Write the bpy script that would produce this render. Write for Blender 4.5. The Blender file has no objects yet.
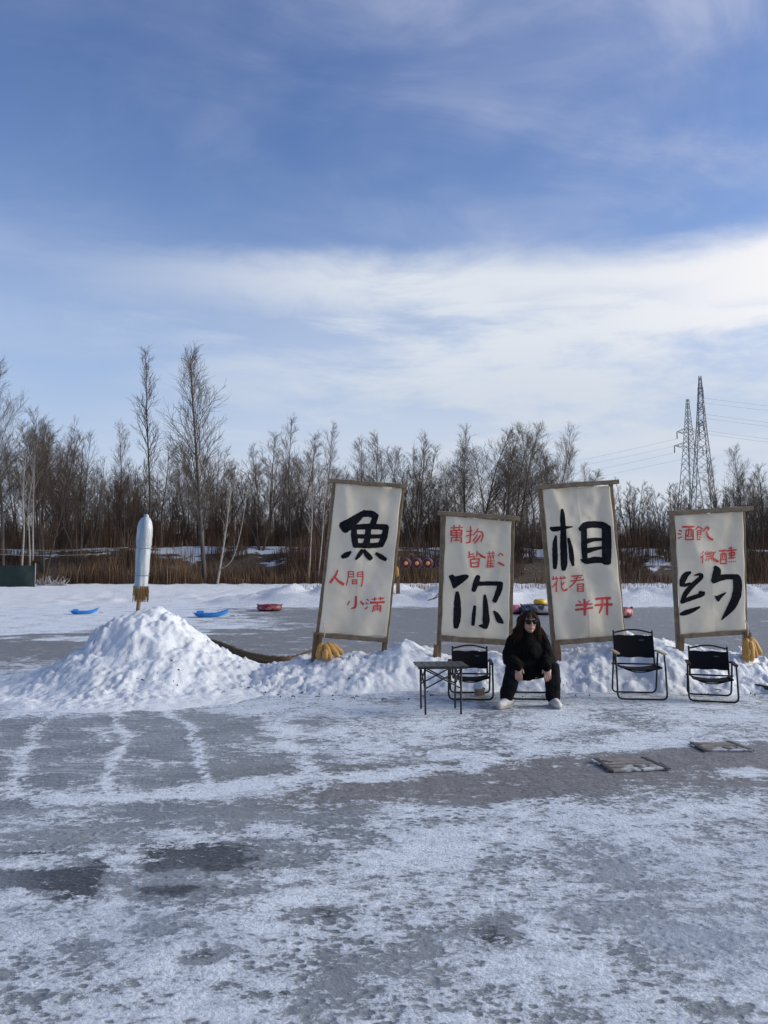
import bpy, bmesh, math, random
import numpy as np
from mathutils import Vector, Matrix, noise
R = math.radians
PI = math.pi
scene = bpy.context.scene
COL = scene.collection

# ---------------------------------------------------------------- camera
EYE, F, HOR = 1.5, 768.0, 565.0
PITCH = math.atan((HOR - 512) / F)
cd = bpy.data.cameras.new('camera')
cd.sensor_fit = 'VERTICAL'; cd.sensor_height = 36; cd.sensor_width = 27; cd.lens = 27
cd.clip_start = .05; cd.clip_end = 5000
cam = bpy.data.objects.new('camera', cd); COL.objects.link(cam)
cam.location = (0, 0, EYE); cam.rotation_euler = (PI/2 + PITCH, 0, 0)
scene.camera = cam

# ---------------------------------------------------------------- sky
SUN_EL, SUN_AZ = 22.0, 87.0            # azimuth measured from +Y (view direction) towards +X
world = bpy.data.worlds.new('World'); scene.world = world
world.use_nodes = True
nt = world.node_tree; N = nt.nodes; L = nt.links
N.clear()
class G:
    """little node-graph helper"""
    def __init__(s, tree): s.t = tree
    def n(s, typ, **kw):
        nd = s.t.nodes.new(typ)
        for k, v in kw.items():
            if k.startswith('i_'):
                key = k[2:]
                key = int(key) if key.isdigit() else key.replace('_', ' ')
                if hasattr(v, 'is_output'): s.t.links.new(v, nd.inputs[key])
                else: nd.inputs[key].default_value = v
            else: setattr(nd, k, v)
        return nd
    def m(s, op, a, b=None, c=None, clamp=False):
        nd = s.t.nodes.new('ShaderNodeMath'); nd.operation = op; nd.use_clamp = clamp
        for i, v in enumerate((a, b, c)):
            if v is None: continue
            if hasattr(v, 'is_output'): s.t.links.new(v, nd.inputs[i])
            else: nd.inputs[i].default_value = v
        return nd.outputs[0]
    def mr(s, v, a, b, c=0., d=1., smooth=True):
        nd = s.t.nodes.new('ShaderNodeMapRange')
        if smooth: nd.interpolation_type = 'SMOOTHSTEP'
        s.t.links.new(v, nd.inputs[0])
        for i, q in enumerate((a, b, c, d)): nd.inputs[1+i].default_value = q
        return nd.outputs[0]
    def mix(s, f, a, b):
        nd = s.t.nodes.new('ShaderNodeMix'); nd.data_type = 'RGBA'
        for key, v in ((0, f), (6, a), (7, b)):
            if hasattr(v, 'is_output'): s.t.links.new(v, nd.inputs[key])
            else: nd.inputs[key].default_value = v if key == 0 else (*v[:3], 1)
        return nd.outputs[2]
    def noise(s, vec, scale, detail=4, rough=.55, dist=0., dim='3D'):
        nd = s.t.nodes.new('ShaderNodeTexNoise'); nd.noise_dimensions = dim
        if vec is not None: s.t.links.new(vec, nd.inputs['Vector'])
        nd.inputs['Scale'].default_value = scale; nd.inputs['Detail'].default_value = detail
        nd.inputs['Roughness'].default_value = rough; nd.inputs['Distortion'].default_value = dist
        return nd.outputs['Fac']
    def vmul(s, vec, sc, loc=(0, 0, 0), rot=(0, 0, 0)):
        nd = s.t.nodes.new('ShaderNodeMapping'); s.t.links.new(vec, nd.inputs[0])
        nd.inputs['Scale'].default_value = sc; nd.inputs['Location'].default_value = loc
        nd.inputs['Rotation'].default_value = rot
        return nd.outputs[0]

g = G(nt)
sky = g.n('ShaderNodeTexSky', sky_type='NISHITA', sun_disc=False)
sky.sun_elevation = R(SUN_EL); sky.sun_rotation = R(SUN_AZ)
sky.air_density = 1.0; sky.dust_density = 0.4; sky.ozone_density = 2.5
tc = g.n('ShaderNodeTexCoord')
dirv = tc.outputs['Generated']
sep = g.n('ShaderNodeSeparateXYZ'); L.new(dirv, sep.inputs[0])
dx, dy, dz = sep.outputs
# cloud layers live on a flat sheet overhead: project the view direction onto it
den = g.m('ADD', g.m('MAXIMUM', dz, 0.0), 0.16)
cmb = g.n('ShaderNodeCombineXYZ')
L.new(g.m('DIVIDE', dx, den), cmb.inputs[0]); L.new(g.m('DIVIDE', dy, den), cmb.inputs[1])
cp = cmb.outputs[0]
az = g.n('ShaderNodeCombineXYZ'); L.new(dx, az.inputs[0]); L.new(dz, az.inputs[1]); L.new(dy, az.inputs[2])
n_edge = g.noise(g.vmul(az.outputs[0], (1.0, 2.4, 1.0), (3.1, .4, 0)), 4.2, 7, .60, .3)
n_pat = g.noise(g.vmul(az.outputs[0], (1.0, 4.2, 1.0), (8.3, 2.2, 0)), 3.0, 7, .6, .35)
n_big = g.noise(g.vmul(cp, (.55, .9, 1), (7.2, 2.4, 0), (0, 0, R(-20))), 1.1, 5, .6, .5)
n_str = g.noise(g.vmul(cp, (1.0, 1.6, 1), (1.3, 9.4, 0), (0, 0, R(10))), 1.7, 7, .58, 1.0)
# pale haze rising from the horizon
hz = g.mr(dz, .60, .02)
hz = g.m('MULTIPLY', g.m('POWER', hz, 1.25), .97)
# cloud bank: everything under an uneven edge, higher towards the right
edge = g.m('ADD', g.m('MULTIPLY', dx, -.01), .378)
edge = g.m('ADD', edge, g.m('MULTIPLY', g.m('SUBTRACT', n_edge, .5), .07))
bank = g.mr(g.m('SUBTRACT', edge, dz), -.015, .028)
thin = g.m('ADD', g.m('MULTIPLY', g.mr(dx, -.42, .04), .74), .15)      # thinner on the left
tex = g.mr(n_pat, .36, .58, .34, 1.)
tex = g.m('MAXIMUM', tex, g.m('MULTIPLY', g.mr(g.m('SUBTRACT', edge, dz), .10, .03), g.mr(n_str, .30, .52, .60, 1.)))
tex = g.m('MAXIMUM', tex, g.m('MULTIPLY', g.mr(dx, .05, .42), g.mr(dz, .26, .31)))
low = g.m('MULTIPLY', g.mr(dz, .30, .16), .55)
bank = g.m('MULTIPLY', g.m('MULTIPLY', bank, thin), g.m('MAXIMUM', tex, low))
# faint wisps higher up, mostly right
wm = g.m('MULTIPLY', g.mr(n_big, .42, .66), g.mr(dx, -.5, .30, .22, 1.))
wm = g.m('ADD', g.m('MULTIPLY', wm, g.mr(n_str, .36, .66, .30, .85)), g.m('MULTIPLY', g.mr(n_str, .50, .78), g.mr(dx, -.2, .3, .05, .26)), None, True)
wm = g.m('MULTIPLY', wm, .75)
skyc = g.n('ShaderNodeMix', data_type='RGBA', blend_type='MULTIPLY')
skyc.inputs[0].default_value = 1; L.new(sky.outputs[0], skyc.inputs[6]); skyc.inputs[7].default_value = (.88, 1.00, 1.32, 1)
HAZE = (3.45, 4.5, 6.2); CLOUD = (6.3, 6.6, 7.0); WARM = (8.9, 8.5, 8.2)
c1 = g.mix(wm, skyc.outputs[2], (4.2, 4.6, 6.0))
c1 = g.mix(hz, c1, g.mix(g.mr(dz, .26, .06), HAZE, (4.55, 5.2, 6.3)))
warmf = g.m('MULTIPLY', g.mr(dx, .15, .6), g.mr(dz, .16, .34))
ccol = g.mix(warmf, g.mix(g.mr(dz, .30, .20), CLOUD, (5.4, 5.8, 6.4)), WARM)
c2 = g.mix(bank, c1, ccol)
bg = g.n('ShaderNodeBackground'); L.new(c2, bg.inputs[0]); bg.inputs[1].default_value = .088
wo = g.n('ShaderNodeOutputWorld'); L.new(bg.outputs[0], wo.inputs[0])

# ---------------------------------------------------------------- sun (veiled by thin cloud: wide and soft)
sd = bpy.data.lights.new('sun', 'SUN'); sd.energy = 3.2; sd.angle = R(42); sd.color = (1, .95, .86)
sun = bpy.data.objects.new('sun', sd); COL.objects.link(sun)
a, e = R(SUN_AZ), R(SUN_EL)
to_sun = Vector((math.sin(a)*math.cos(e), math.cos(a)*math.cos(e), math.sin(e)))
sun.rotation_euler = to_sun.to_track_quat('Z', 'Y').to_euler(); sun.location = to_sun*60
vs = scene.view_settings
vs.view_transform = 'Standard'; vs.look = 'None'; vs.gamma = 1; vs.use_curve_mapping = False
vs.exposure = 0.5
scene.cycles.max_bounces = 6; scene.cycles.diffuse_bounces = 3; scene.cycles.glossy_bounces = 3
scene.cycles.transparent_max_bounces = 8

# ---------------------------------------------------------------- helpers
def at(px, py, Y):
    """world point on the plane y = Y that the photograph shows at pixel (px, py)"""
    cx, cy = (px-384)/F, (512-py)/F
    d = Vector((cx, math.cos(PITCH)-cy*math.sin(PITCH), math.sin(PITCH)+cy*math.cos(PITCH)))
    return Vector((0, 0, EYE)) + d*(Y/d.y)
def ground(px, py, z=0.):
    cx, cy = (px-384)/F, (512-py)/F
    d = Vector((cx, math.cos(PITCH)-cy*math.sin(PITCH), math.sin(PITCH)+cy*math.cos(PITCH)))
    return Vector((0, 0, EYE)) + d*((z-EYE)/d.z)
def topix(X, Y, Z):
    Z = Z-EYE
    f = Y*math.cos(PITCH)+Z*math.sin(PITCH); u = -Y*math.sin(PITCH)+Z*math.cos(PITCH)
    return 384+F*X/f, 512-F*u/f

def tag(o, label=None, cat=None, group=None, kind=None):
    if label: o['label'] = label
    if cat: o['category'] = cat
    if group: o['group'] = group
    if kind: o['kind'] = kind
    return o
def empty(name, loc=(0, 0, 0), rz=0.):
    o = bpy.data.objects.new(name, None); COL.objects.link(o)
    o.location = loc; o.rotation_euler = (0, 0, rz); o.empty_display_size = .1
    return o
def link_mesh(name, me, parent=None, mat=None):
    o = bpy.data.objects.new(name, me); COL.objects.link(o)
    if mat is not None:
        for mm in (mat if isinstance(mat, (list, tuple)) else [mat]): me.materials.append(mm)
    if parent: o.parent = parent
    return o
def copy_tree(o, parent=None):
    c = o.copy(); COL.objects.link(c); c.parent = parent
    for ch in list(o.children): copy_tree(ch, c)
    return c

class MB:
    """collects shapes, builds ONE mesh object"""
    def __init__(s): s.v = []; s.f = []; s.sm = []
    def add(s, vs_, fs, smooth=False):
        b = len(s.v); s.v += [tuple(v) for v in vs_]
        s.f += [tuple(i+b for i in f) for f in fs]; s.sm += [smooth]*len(fs)
        return s
    def box(s, c, size, rot=None, bev=.0):
        bm = bmesh.new(); bmesh.ops.create_cube(bm, size=1)
        for v in bm.verts: v.co = Vector((v.co.x*size[0], v.co.y*size[1], v.co.z*size[2]))
        if bev: bmesh.ops.bevel(bm, geom=bm.edges[:], offset=bev, segments=2, affect='EDGES', profile=.6)
        m = (rot if isinstance(rot, Matrix) else Matrix.Identity(3))
        bm.verts.index_update()
        s.add([m @ v.co + Vector(c) for v in bm.verts], [[v.index for v in f.verts] for f in bm.faces])
        bm.free(); return s
    def bar(s, p, q, w, d, up=(0, -1, 0), bev=.004, jit=0, seed=0, seg=6):
        """rectangular timber from p to q; w across, d along 'up'; jit makes it weathered"""
        p, q = Vector(p), Vector(q); ax = (q-p).normalized(); u = Vector(up); u = (u-ax*u.dot(ax)).normalized(); sd_ = ax.cross(u)
        rg = random.Random(seed); vs_, fs = [], []
        prof = [(-1, -.8), (-.8, -1), (.8, -1), (1, -.8), (1, .8), (.8, 1), (-.8, 1), (-1, .8)]
        for i in range(seg+1):
            t = i/seg; c = p.lerp(q, t); jw = 1+rg.uniform(-jit, jit); o1 = rg.uniform(-jit, jit)*w*.4; o2 = rg.uniform(-jit, jit)*d*.4
            for a_, b_ in prof: vs_.append(c+sd_*(a_*w/2*jw+o1)+u*(b_*d/2*jw+o2))
        k = len(prof)
        for i in range(seg):
            for j in range(k):
                fs.append((i*k+j, i*k+(j+1) % k, (i+1)*k+(j+1) % k, (i+1)*k+j))
        fs.append(tuple(reversed(range(k)))); fs.append(tuple(seg*k+j for j in range(k)))
        return s.add(vs_, fs)
    def tube(s, pts, r, n=8, closed=False, caps=True, smooth=True):
        pts = [Vector(p) for p in pts]; m = len(pts)
        rs = r if isinstance(r, (list, tuple)) else [r]*m
        vs_, fs = [], []; prev = None
        for i, p in enumerate(pts):
            if closed: t = pts[(i+1) % m]-pts[i-1]
            else: t = pts[min(i+1, m-1)]-pts[max(i-1, 0)]
            t.normalize()
            if prev is None:
                ref = Vector((0, 0, 1)) if abs(t.z) < .9 else Vector((1, 0, 0))
                u = (ref-t*ref.dot(t)).normalized()
            else: u = (prev-t*prev.dot(t)).normalized()
            prev = u; w = t.cross(u)
            for k in range(n):
                a_ = 2*PI*k/n; vs_.append(p+(u*math.cos(a_)+w*math.sin(a_))*rs[i])
        for i in range(m if closed else m-1):
            i2 = (i+1) % m
            for k in range(n): fs.append((i*n+k, i*n+(k+1) % n, i2*n+(k+1) % n, i2*n+k))
        if caps and not closed:
            fs.append(tuple(reversed(range(n)))); fs.append(tuple((m-1)*n+k for k in range(n)))
        return s.add(vs_, fs, smooth)
    def lathe(s, prof, n=20, c=(0, 0, 0), m=None):
        vs_, fs = [], []
        for r_, z in prof:
            for k in range(n):
                a_ = 2*PI*k/n; p = Vector((r_*math.cos(a_), r_*math.sin(a_), z))
                vs_.append((m @ p if m else p)+Vector(c))
        for i in range(len(prof)-1):
            for k in range(n): fs.append((i*n+k, i*n+(k+1) % n, (i+1)*n+(k+1) % n, (i+1)*n+k))
        fs.append(tuple(reversed(range(n)))); fs.append(tuple((len(prof)-1)*n+k for k in range(n)))
        return s.add(vs_, fs, True)
    def ell(s, c, r, m=None, nu=16, nv=10):
        prof = [(math.sin(PI*i/nv), -math.cos(PI*i/nv)) for i in range(nv+1)]
        prof[0] = (.02, -1); prof[-1] = (.02, 1)
        D = Matrix.Diagonal(Vector(r)); return s.lathe(prof, nu, c, (m @ D) if m else D)
    def mesh(s, name):
        me = bpy.data.meshes.new(name); me.from_pydata(s.v, [], s.f)
        me.polygons.foreach_set('use_smooth', s.sm); me.update(); return me
    def build(s, name, mat, parent=None): return link_mesh(name, s.mesh(name), parent, mat)

def rounded(pts, r=.04, n=5):
    """polyline with rounded corners"""
    pts = [Vector(p) for p in pts]; out = [pts[0]]
    for i in range(1, len(pts)-1):
        p, c, q = pts[i-1], pts[i], pts[i+1]
        a_ = (p-c); b_ = (q-c); ra = min(r, a_.length*.49, b_.length*.49)
        s_, e_ = c+a_.normalized()*ra, c+b_.normalized()*ra
        for k in range(n+1):
            t = k/n; out.append(s_*(1-t)**2+c*2*t*(1-t)+e_*t*t)
    out.append(pts[-1]); return out
def catmull(ps, n=8):
    ps = [np.array(p, float) for p in ps]
    if len(ps) == 2: return [ps[0]+(ps[1]-ps[0])*t/n for t in range(n+1)]
    P = [2*ps[0]-ps[1]]+ps+[2*ps[-1]-ps[-2]]; out = []
    for i in range(1, len(P)-2):
        p0, p1, p2, p3 = P[i-1:i+3]
        for k in range(n):
            t = k/n
            out.append(.5*((2*p1)+(-p0+p2)*t+(2*p0-5*p1+4*p2-p3)*t*t+(-p0+3*p1-3*p2+p3)*t**3))
    out.append(ps[-1]); return out

# numpy value noise for height fields
def vnoise(x, y, seed=0):
    x = np.asarray(x, float); y = np.asarray(y, float)
    xi = np.floor(x).astype(np.int64); yi = np.floor(y).astype(np.int64)
    fx = x-xi; fy = y-yi; fx = fx*fx*fx*(fx*(fx*6-15)+10); fy = fy*fy*fy*(fy*(fy*6-15)+10)
    def h(a_, b_):
        n_ = (a_*374761393+b_*668265263+seed*2147483647) & 0xffffffff
        n_ = ((n_ ^ (n_ >> 13))*1274126177) & 0xffffffff
        return ((n_ ^ (n_ >> 16)) & 0xffff)/65535.
    return (h(xi, yi)*(1-fx)+h(xi+1, yi)*fx)*(1-fy)+(h(xi, yi+1)*(1-fx)+h(xi+1, yi+1)*fx)*fy
def fbm(x, y, o=4, seed=0, gain=.5):
    s_ = 0; a_ = 1; t = 0
    for i in range(o):
        s_ = s_+a_*vnoise(x*2**i+17.3*i, y*2**i-9.1*i, seed+i); t += a_; a_ *= gain
    return s_/t
def clods(x, y, sc, seed):
    """rounded lumps of different size: cells with a dome each"""
    x = x*sc; y = y*sc; xi = np.floor(x); yi = np.floor(y); best = np.zeros_like(x)
    for i in (-1, 0, 1):
        for j in (-1, 0, 1):
            a_ = (xi+i).astype(np.int64); b_ = (yi+j).astype(np.int64)
            def h(k):
                n_ = (a_*73856093 ^ b_*19349663 ^ (seed+k)*83492791) & 0xffffffff
                n_ = ((n_ ^ (n_ >> 13))*1274126177) & 0xffffffff
                return ((n_ ^ (n_ >> 16)) & 0xffff)/65535.
            cx, cy, r_ = a_+h(1), b_+h(2), .25+.55*h(3)
            d = 1-((x-cx)**2+(y-cy)**2)/(r_*r_)
            best = np.maximum(best, np.sqrt(np.maximum(d, 0))*r_*(.3+.7*h(4)))
    return best
def sstep(a_, b_, x):
    t = np.clip((x-a_)/(b_-a_), 0, 1); return t*t*(3-2*t)
def grid_mesh(name, xs, ys, Z, attrs=None, keep=None):
    nx, ny = len(xs), len(ys); X, Y = np.meshgrid(xs, ys)
    co = np.stack([X, Y, Z], -1).reshape(-1, 3)
    idx = np.arange(nx*ny).reshape(ny, nx)
    q = np.stack([idx[:-1, :-1], idx[:-1, 1:], idx[1:, 1:], idx[1:, :-1]], -1).reshape(-1, 4)
    if keep is not None:
        kf = keep.reshape(-1)[q].any(1); q = q[kf]
        used = np.zeros(nx*ny, bool); used[q.reshape(-1)] = True
        remap = np.cumsum(used)-1; co = co[used]; q = remap[q]
        if attrs: attrs = {k: v.reshape(-1)[used] for k, v in attrs.items()}
    me = bpy.data.meshes.new(name)
    me.vertices.add(len(co)); me.vertices.foreach_set('co', co.reshape(-1))
    me.loops.add(q.size); me.loops.foreach_set('vertex_index', q.reshape(-1).astype(np.int32))
    me.polygons.add(len(q)); me.polygons.foreach_set('loop_start', (np.arange(len(q))*4).astype(np.int32))
    me.polygons.foreach_set('loop_total', np.full(len(q), 4, np.int32))
    me.polygons.foreach_set('use_smooth', np.ones(len(q), bool))
    me.update(); me.validate()
    for k, v in (attrs or {}).items():
        at_ = me.attributes.new(k, 'FLOAT', 'POINT'); at_.data.foreach_set('value', v.reshape(-1).astype(np.float32))
    return me

# ---------------------------------------------------------------- materials
def new_mat(name):
    m = bpy.data.materials.new(name); m.use_nodes = True
    t = m.node_tree; t.nodes.clear(); gg = G(t)
    b = gg.n('ShaderNodeBsdfPrincipled'); o = gg.n('ShaderNodeOutputMaterial'); t.links.new(b.outputs[0], o.inputs[0])
    return m, gg, b
def setc(gg, b, col):
    if hasattr(col, 'is_output'): gg.t.links.new(col, b.inputs['Base Color'])
    else: b.inputs['Base Color'].default_value = (*col, 1)
def bump(gg, b, h, strength, dist):
    bn = gg.n('ShaderNodeBump'); gg.t.links.new(h, bn.inputs['Height'])
    bn.inputs['Strength'].default_value = strength; bn.inputs['Distance'].default_value = dist
    gg.t.links.new(bn.outputs[0], b.inputs['Normal'])
def mottled(name, c1, c2, scale=6., rough=.8, bs=.0, bd=.01, stretch=(1, 1, 1), metallic=0., lo=.35, hi=.65, detail=5, sheen=0., spec=.5):
    m, gg, b = new_mat(name); b.inputs['Specular IOR Level'].default_value = spec
    v = gg.vmul(gg.n('ShaderNodeTexCoord').outputs['Object'], stretch)
    f = gg.noise(v, scale, detail, .6)
    setc(gg, b, gg.mix(gg.mr(f, lo, hi), c1, c2)); b.inputs['Roughness'].default_value = rough
    b.inputs['Metallic'].default_value = metallic
    if sheen: b.inputs['Sheen Weight'].default_value = sheen; b.inputs['Sheen Roughness'].default_value = .6
    if bs: bump(gg, b, gg.noise(v, scale*2.3, 5, .65), bs, bd)
    return m

def make_snow(name, tint=(.745, .77, .79), dirt=.0, bumpd=.02):
    m, gg, b = new_mat(name)
    v = gg.n('ShaderNodeTexCoord').outputs['Object']
    f = gg.noise(v, 3.2, 6, .65)
    c = gg.mix(gg.mr(f, .3, .7), tuple(.90*t for t in tint), tint)
    if dirt:
        d = gg.noise(v, 9., 5, .7)
        c = gg.mix(gg.m('MULTIPLY', gg.mr(d, .60, .74), dirt), c, (.42, .42, .41))
    setc(gg, b, c); b.inputs['Roughness'].default_value = .75
    b.inputs['Specular IOR Level'].default_value = .25
    b.inputs['Subsurface Weight'].default_value = .12; b.inputs['Subsurface Radius'].default_value = (.04, .05, .06)
    b.inputs['Subsurface Scale'].default_value = .3
    h = gg.m('ADD', gg.noise(v, 14., 6, .7), gg.m('MULTIPLY', gg.noise(v, 55., 4, .7), .35))
    bump(gg, b, h, .9, bumpd)
    return m
SNOW = make_snow('heaped snow', dirt=.25)
FARSNOW = make_snow('field snow', (.82, .85, .89), .2, .14)

def make_ice():
    m, gg, b = new_mat('trodden snow on ice')
    v = gg.n('ShaderNodeTexCoord').outputs['Object']
    cov = gg.n('ShaderNodeAttribute', attribute_name='snow').outputs['Fac']
    drk0 = gg.n('ShaderNodeAttribute', attribute_name='clear').outputs['Fac']
    fin = gg.n('ShaderNodeAttribute', attribute_name='fine').outputs['Fac']
    va = gg.vmul(v, (.75, 1.0, 1))
    n1 = gg.noise(va, 1.9, 9, .64, .3)
    n2 = gg.noise(va, 12., 7, .68, .2)
    n3 = gg.noise(va, 55., 5, .7)
    drk = gg.mr(gg.m('ADD', drk0, gg.m('ADD', gg.m('MULTIPLY', gg.m('SUBTRACT', n2, .5), 1.6), gg.m('MULTIPLY', gg.m('SUBTRACT', n1, .5), 1.2))), .38, .66)
    drk = gg.m('MULTIPLY', drk, gg.mr(drk0, .03, .3))
    # speckle pits: small bare spots where feet and blades broke the snow
    vo = gg.n('ShaderNodeTexVoronoi', feature='SMOOTH_F1'); gg.t.links.new(va, vo.inputs['Vector']); vo.inputs['Scale'].default_value = 21.
    vo.inputs['Smoothness'].default_value = .4; vo.inputs['Randomness'].default_value = 1.
    pit = gg.m('MULTIPLY', gg.mr(vo.outputs['Distance'], .42, .10), gg.mr(n1, .40, .60, .80, .16))
    s_ = gg.m('ADD', gg.m('MULTIPLY', gg.m('SUBTRACT', n1, .5), 2.1), gg.m('MULTIPLY', gg.m('SUBTRACT', n2, .5), 1.75))
    s_ = gg.m('ADD', s_, gg.m('MULTIPLY', gg.m('SUBTRACT', n3, .5), 1.05))
    s_ = gg.m('SUBTRACT', s_, gg.m('MULTIPLY', pit, fin))
    s_ = gg.m('ADD', s_, cov)
    mask = gg.mr(s_, .38, .56)
    mask2 = gg.mr(s_, .52, .90)
    icec = gg.mix(gg.mr(gg.noise(va, 2.6, 6, .6), .3, .7), (.165, .182, .196), (.255, .274, .288))
    icec = gg.mix(gg.mr(n3, .5, .75, 0, .35), icec, (.33, .34, .36))
    # hairline cracks and blade scratches
    ck = gg.m('ABSOLUTE', gg.m('SUBTRACT', gg.noise(gg.vmul(v, (.55, 1.6, 1), (2, 5, 0), (0, 0, R(12))), 1.3, 4, .5, .8), .5))
    sc = gg.m('ABSOLUTE', gg.m('SUBTRACT', gg.noise(gg.vmul(v, (.25, 3.2, 1), (7, 1, 0), (0, 0, R(-9))), 1.8, 2, .4), .5))
    lines = gg.m('MAXIMUM', gg.mr(ck, .007, .002), gg.m('MULTIPLY', gg.mr(sc, .010, .002), gg.mr(n2, .42, .55, 0, .7)))
    icec = gg.mix(gg.m('MULTIPLY', lines, .7), icec, (.42, .45, .48))
    warm = gg.n('ShaderNodeAttribute', attribute_name='warm').outputs['Fac']
    icec = gg.mix(warm, icec, gg.mix(gg.mr(n2, .3, .7), (.150, .147, .146), (.225, .220, .217)))
    icec = gg.mix(drk, icec, gg.mix(gg.mr(n3, .35, .7), (.035, .037, .042), (.09, .092, .098)))
    thin = gg.mix(gg.mr(n3, .3, .7), (.42, .46, .51), (.54, .58, .63))
    full = gg.mix(gg.mr(n2, .3, .7), (.58, .635, .69), (.73, .775, .815))
    c = gg.mix(mask, icec, thin); c = gg.mix(mask2, c, full)
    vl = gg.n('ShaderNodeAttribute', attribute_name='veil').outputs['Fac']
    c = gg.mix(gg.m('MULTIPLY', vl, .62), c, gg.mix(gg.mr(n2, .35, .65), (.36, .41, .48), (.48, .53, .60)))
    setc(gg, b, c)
    r_ = gg.m('ADD', gg.m('MULTIPLY', mask, .36), gg.m('ADD', .38, gg.m('MULTIPLY', n3, .16)))
    gg.t.links.new(r_, b.inputs['Roughness'])
    b.inputs['Specular IOR Level'].default_value = .35
    h = gg.m('ADD', gg.m('MULTIPLY', s_, .6), gg.m('MULTIPLY', gg.m('MULTIPLY', mask, n3), .8))
    bump(gg, b, h, .6, .03)
    return m
ICE = make_ice()

def make_bank():
    m, gg, b = new_mat('leaf litter and snow')
    v = gg.n('ShaderNodeTexCoord').outputs['Object']
    cov = gg.n('ShaderNodeAttribute', attribute_name='snow').outputs['Fac']
    n1 = gg.noise(gg.vmul(v, (.5, 1, 1)), .9, 7, .62); n2 = gg.noise(v, 6., 5, .65)
    soil = gg.mix(gg.mr(n2, .3, .7), (.045, .032, .022), (.13, .095, .06))
    k = gg.mr(gg.m('ADD', gg.m('MULTIPLY', gg.m('SUBTRACT', n1, .5), 2.4), cov), .46, .60)
    setc(gg, b, gg.mix(k, soil, (.74, .77, .80))); b.inputs['Roughness'].default_value = .9
    bump(gg, b, n2, .8, .1)
    return m
BANK = make_bank()

def island_mat(name, cols, rough=.85):
    m, gg, b = new_mat(name)
    r_ = gg.n('ShaderNodeNewGeometry').outputs['Random Per Island']
    cr = gg.n('ShaderNodeValToRGB'); gg.t.links.new(r_, cr.inputs[0])
    el = cr.color_ramp.elements
    while len(el) < len(cols): el.new(.5)
    for i, c in enumerate(cols): el[i].position = i/(len(cols)-1); el[i].color = (*c, 1)
    setc(gg, b, cr.outputs[0]); b.inputs['Roughness'].default_value = rough
    b.inputs['Specular IOR Level'].default_value = .15
    return m
BARK = mottled('grey brown bark', (.046, .036, .029), (.095, .076, .062), 5, .9, stretch=(1, 1, .2))
TWIG = mottled('brown twigs', (.054, .036, .026), (.110, .078, .056), .8, .9)
BARK2 = mottled('grey bark', (.058, .050, .044), (.12, .106, .094), 5, .9, stretch=(1, 1, .2))
TWIG2 = mottled('grey twigs', (.066, .051, .040), (.120, .095, .075), .8, .9)
BIRCH = mottled('pale birch bark', (.17, .15, .135), (.30, .275, .245), 4, .85, stretch=(1, 1, 2.5), lo=.3, hi=.55)
REED = island_mat('dry reeds', [(.10, .054, .031), (.18, .108, .062), (.075, .043, .028), (.30, .215, .13), (.125, .068, .040)])
BRUSH = island_mat('dead undergrowth', [(.078, .046, .031), (.135, .085, .056), (.095, .054, .036), (.17, .118, .080)])
def make_wood(name, c1, c2, rough=.85):
    m, gg, b = new_mat(name)
    v = gg.n('ShaderNodeTexCoord').outputs['Object']
    f = gg.noise(v, 9, 6, .65, .6); f2 = gg.noise(v, 60, 4, .6)
    c = gg.mix(gg.mr(f, .3, .7), c1, c2); c = gg.mix(gg.mr(f2, .52, .75, 0, .5), c, tuple(.45*x for x in c1))
    setc(gg, b, c); b.inputs['Roughness'].default_value = rough; bump(gg, b, f2, .5, .004)
    return m
WOOD = make_wood('weathered grey brown timber', (.14, .105, .068), (.25, .19, .125))
STAKE = make_wood('raw brown timber', (.12, .073, .036), (.22, .14, .075))
def make_cloth():
    m, gg, b = new_mat('unbleached canvas')
    v = gg.n('ShaderNodeTexCoord').outputs['Object']
    f = gg.noise(v, 2.2, 6, .6); w1 = gg.noise(gg.vmul(v, (1, 1, 14)), 30, 3, .6); st = gg.noise(v, 7., 4, .6)
    c = gg.mix(gg.mr(f, .3, .7), (.79, .705, .55), (.85, .775, .635))
    c = gg.mix(gg.mr(st, .60, .80, 0, .4), c, (.66, .56, .40))
    setc(gg, b, c); b.inputs['Roughness'].default_value = .9; b.inputs['Specular IOR Level'].default_value = .15
    bump(gg, b, gg.m('ADD', w1, gg.noise(v, 5, 5, .6)), .25, .012)
    # thin canvas: some light comes through from behind
    tr = gg.n('ShaderNodeBsdfTranslucent'); gg.t.links.new(c, tr.inputs[0])
    mx = gg.n('ShaderNodeMixShader'); mx.inputs[0].default_value = .18
    out = [n_ for n_ in gg.t.nodes if n_.type == 'OUTPUT_MATERIAL'][0]
    gg.t.links.new(b.outputs[0], mx.inputs[1]); gg.t.links.new(tr.outputs[0], mx.inputs[2]); gg.t.links.new(mx.outputs[0], out.inputs[0])
    return m
CLOTH = make_cloth()
INK = mottled('black brush ink', (.006, .007, .009), (.014, .015, .018), 25, .9, spec=.15)
RED = mottled('red brush paint', (.58, .045, .04), (.70, .085, .07), 30, .7)
BLACKMETAL = mottled('black painted tube', (.010, .010, .011), (.018, .018, .020), 30, .5, spec=.3)
BLACKFAB = mottled('black woven fabric', (.007, .007, .009), (.014, .014, .016), 120, .85, .3, .002, spec=.12)
GREYPRINT = mottled('grey print', (.06, .06, .06), (.09, .09, .09), 30, .7)
ARMWOOD = make_wood('pale armrest wood', (.42, .30, .17), (.56, .42, .26), .5)
SLAT = mottled('dark slat', (.022, .020, .019), (.045, .042, .040), 14, .45)
CORN = mottled('dried corn husk', (.33, .165, .035), (.50, .275, .075), 40, .7, .6, .006, lo=.3, hi=.6)
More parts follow.
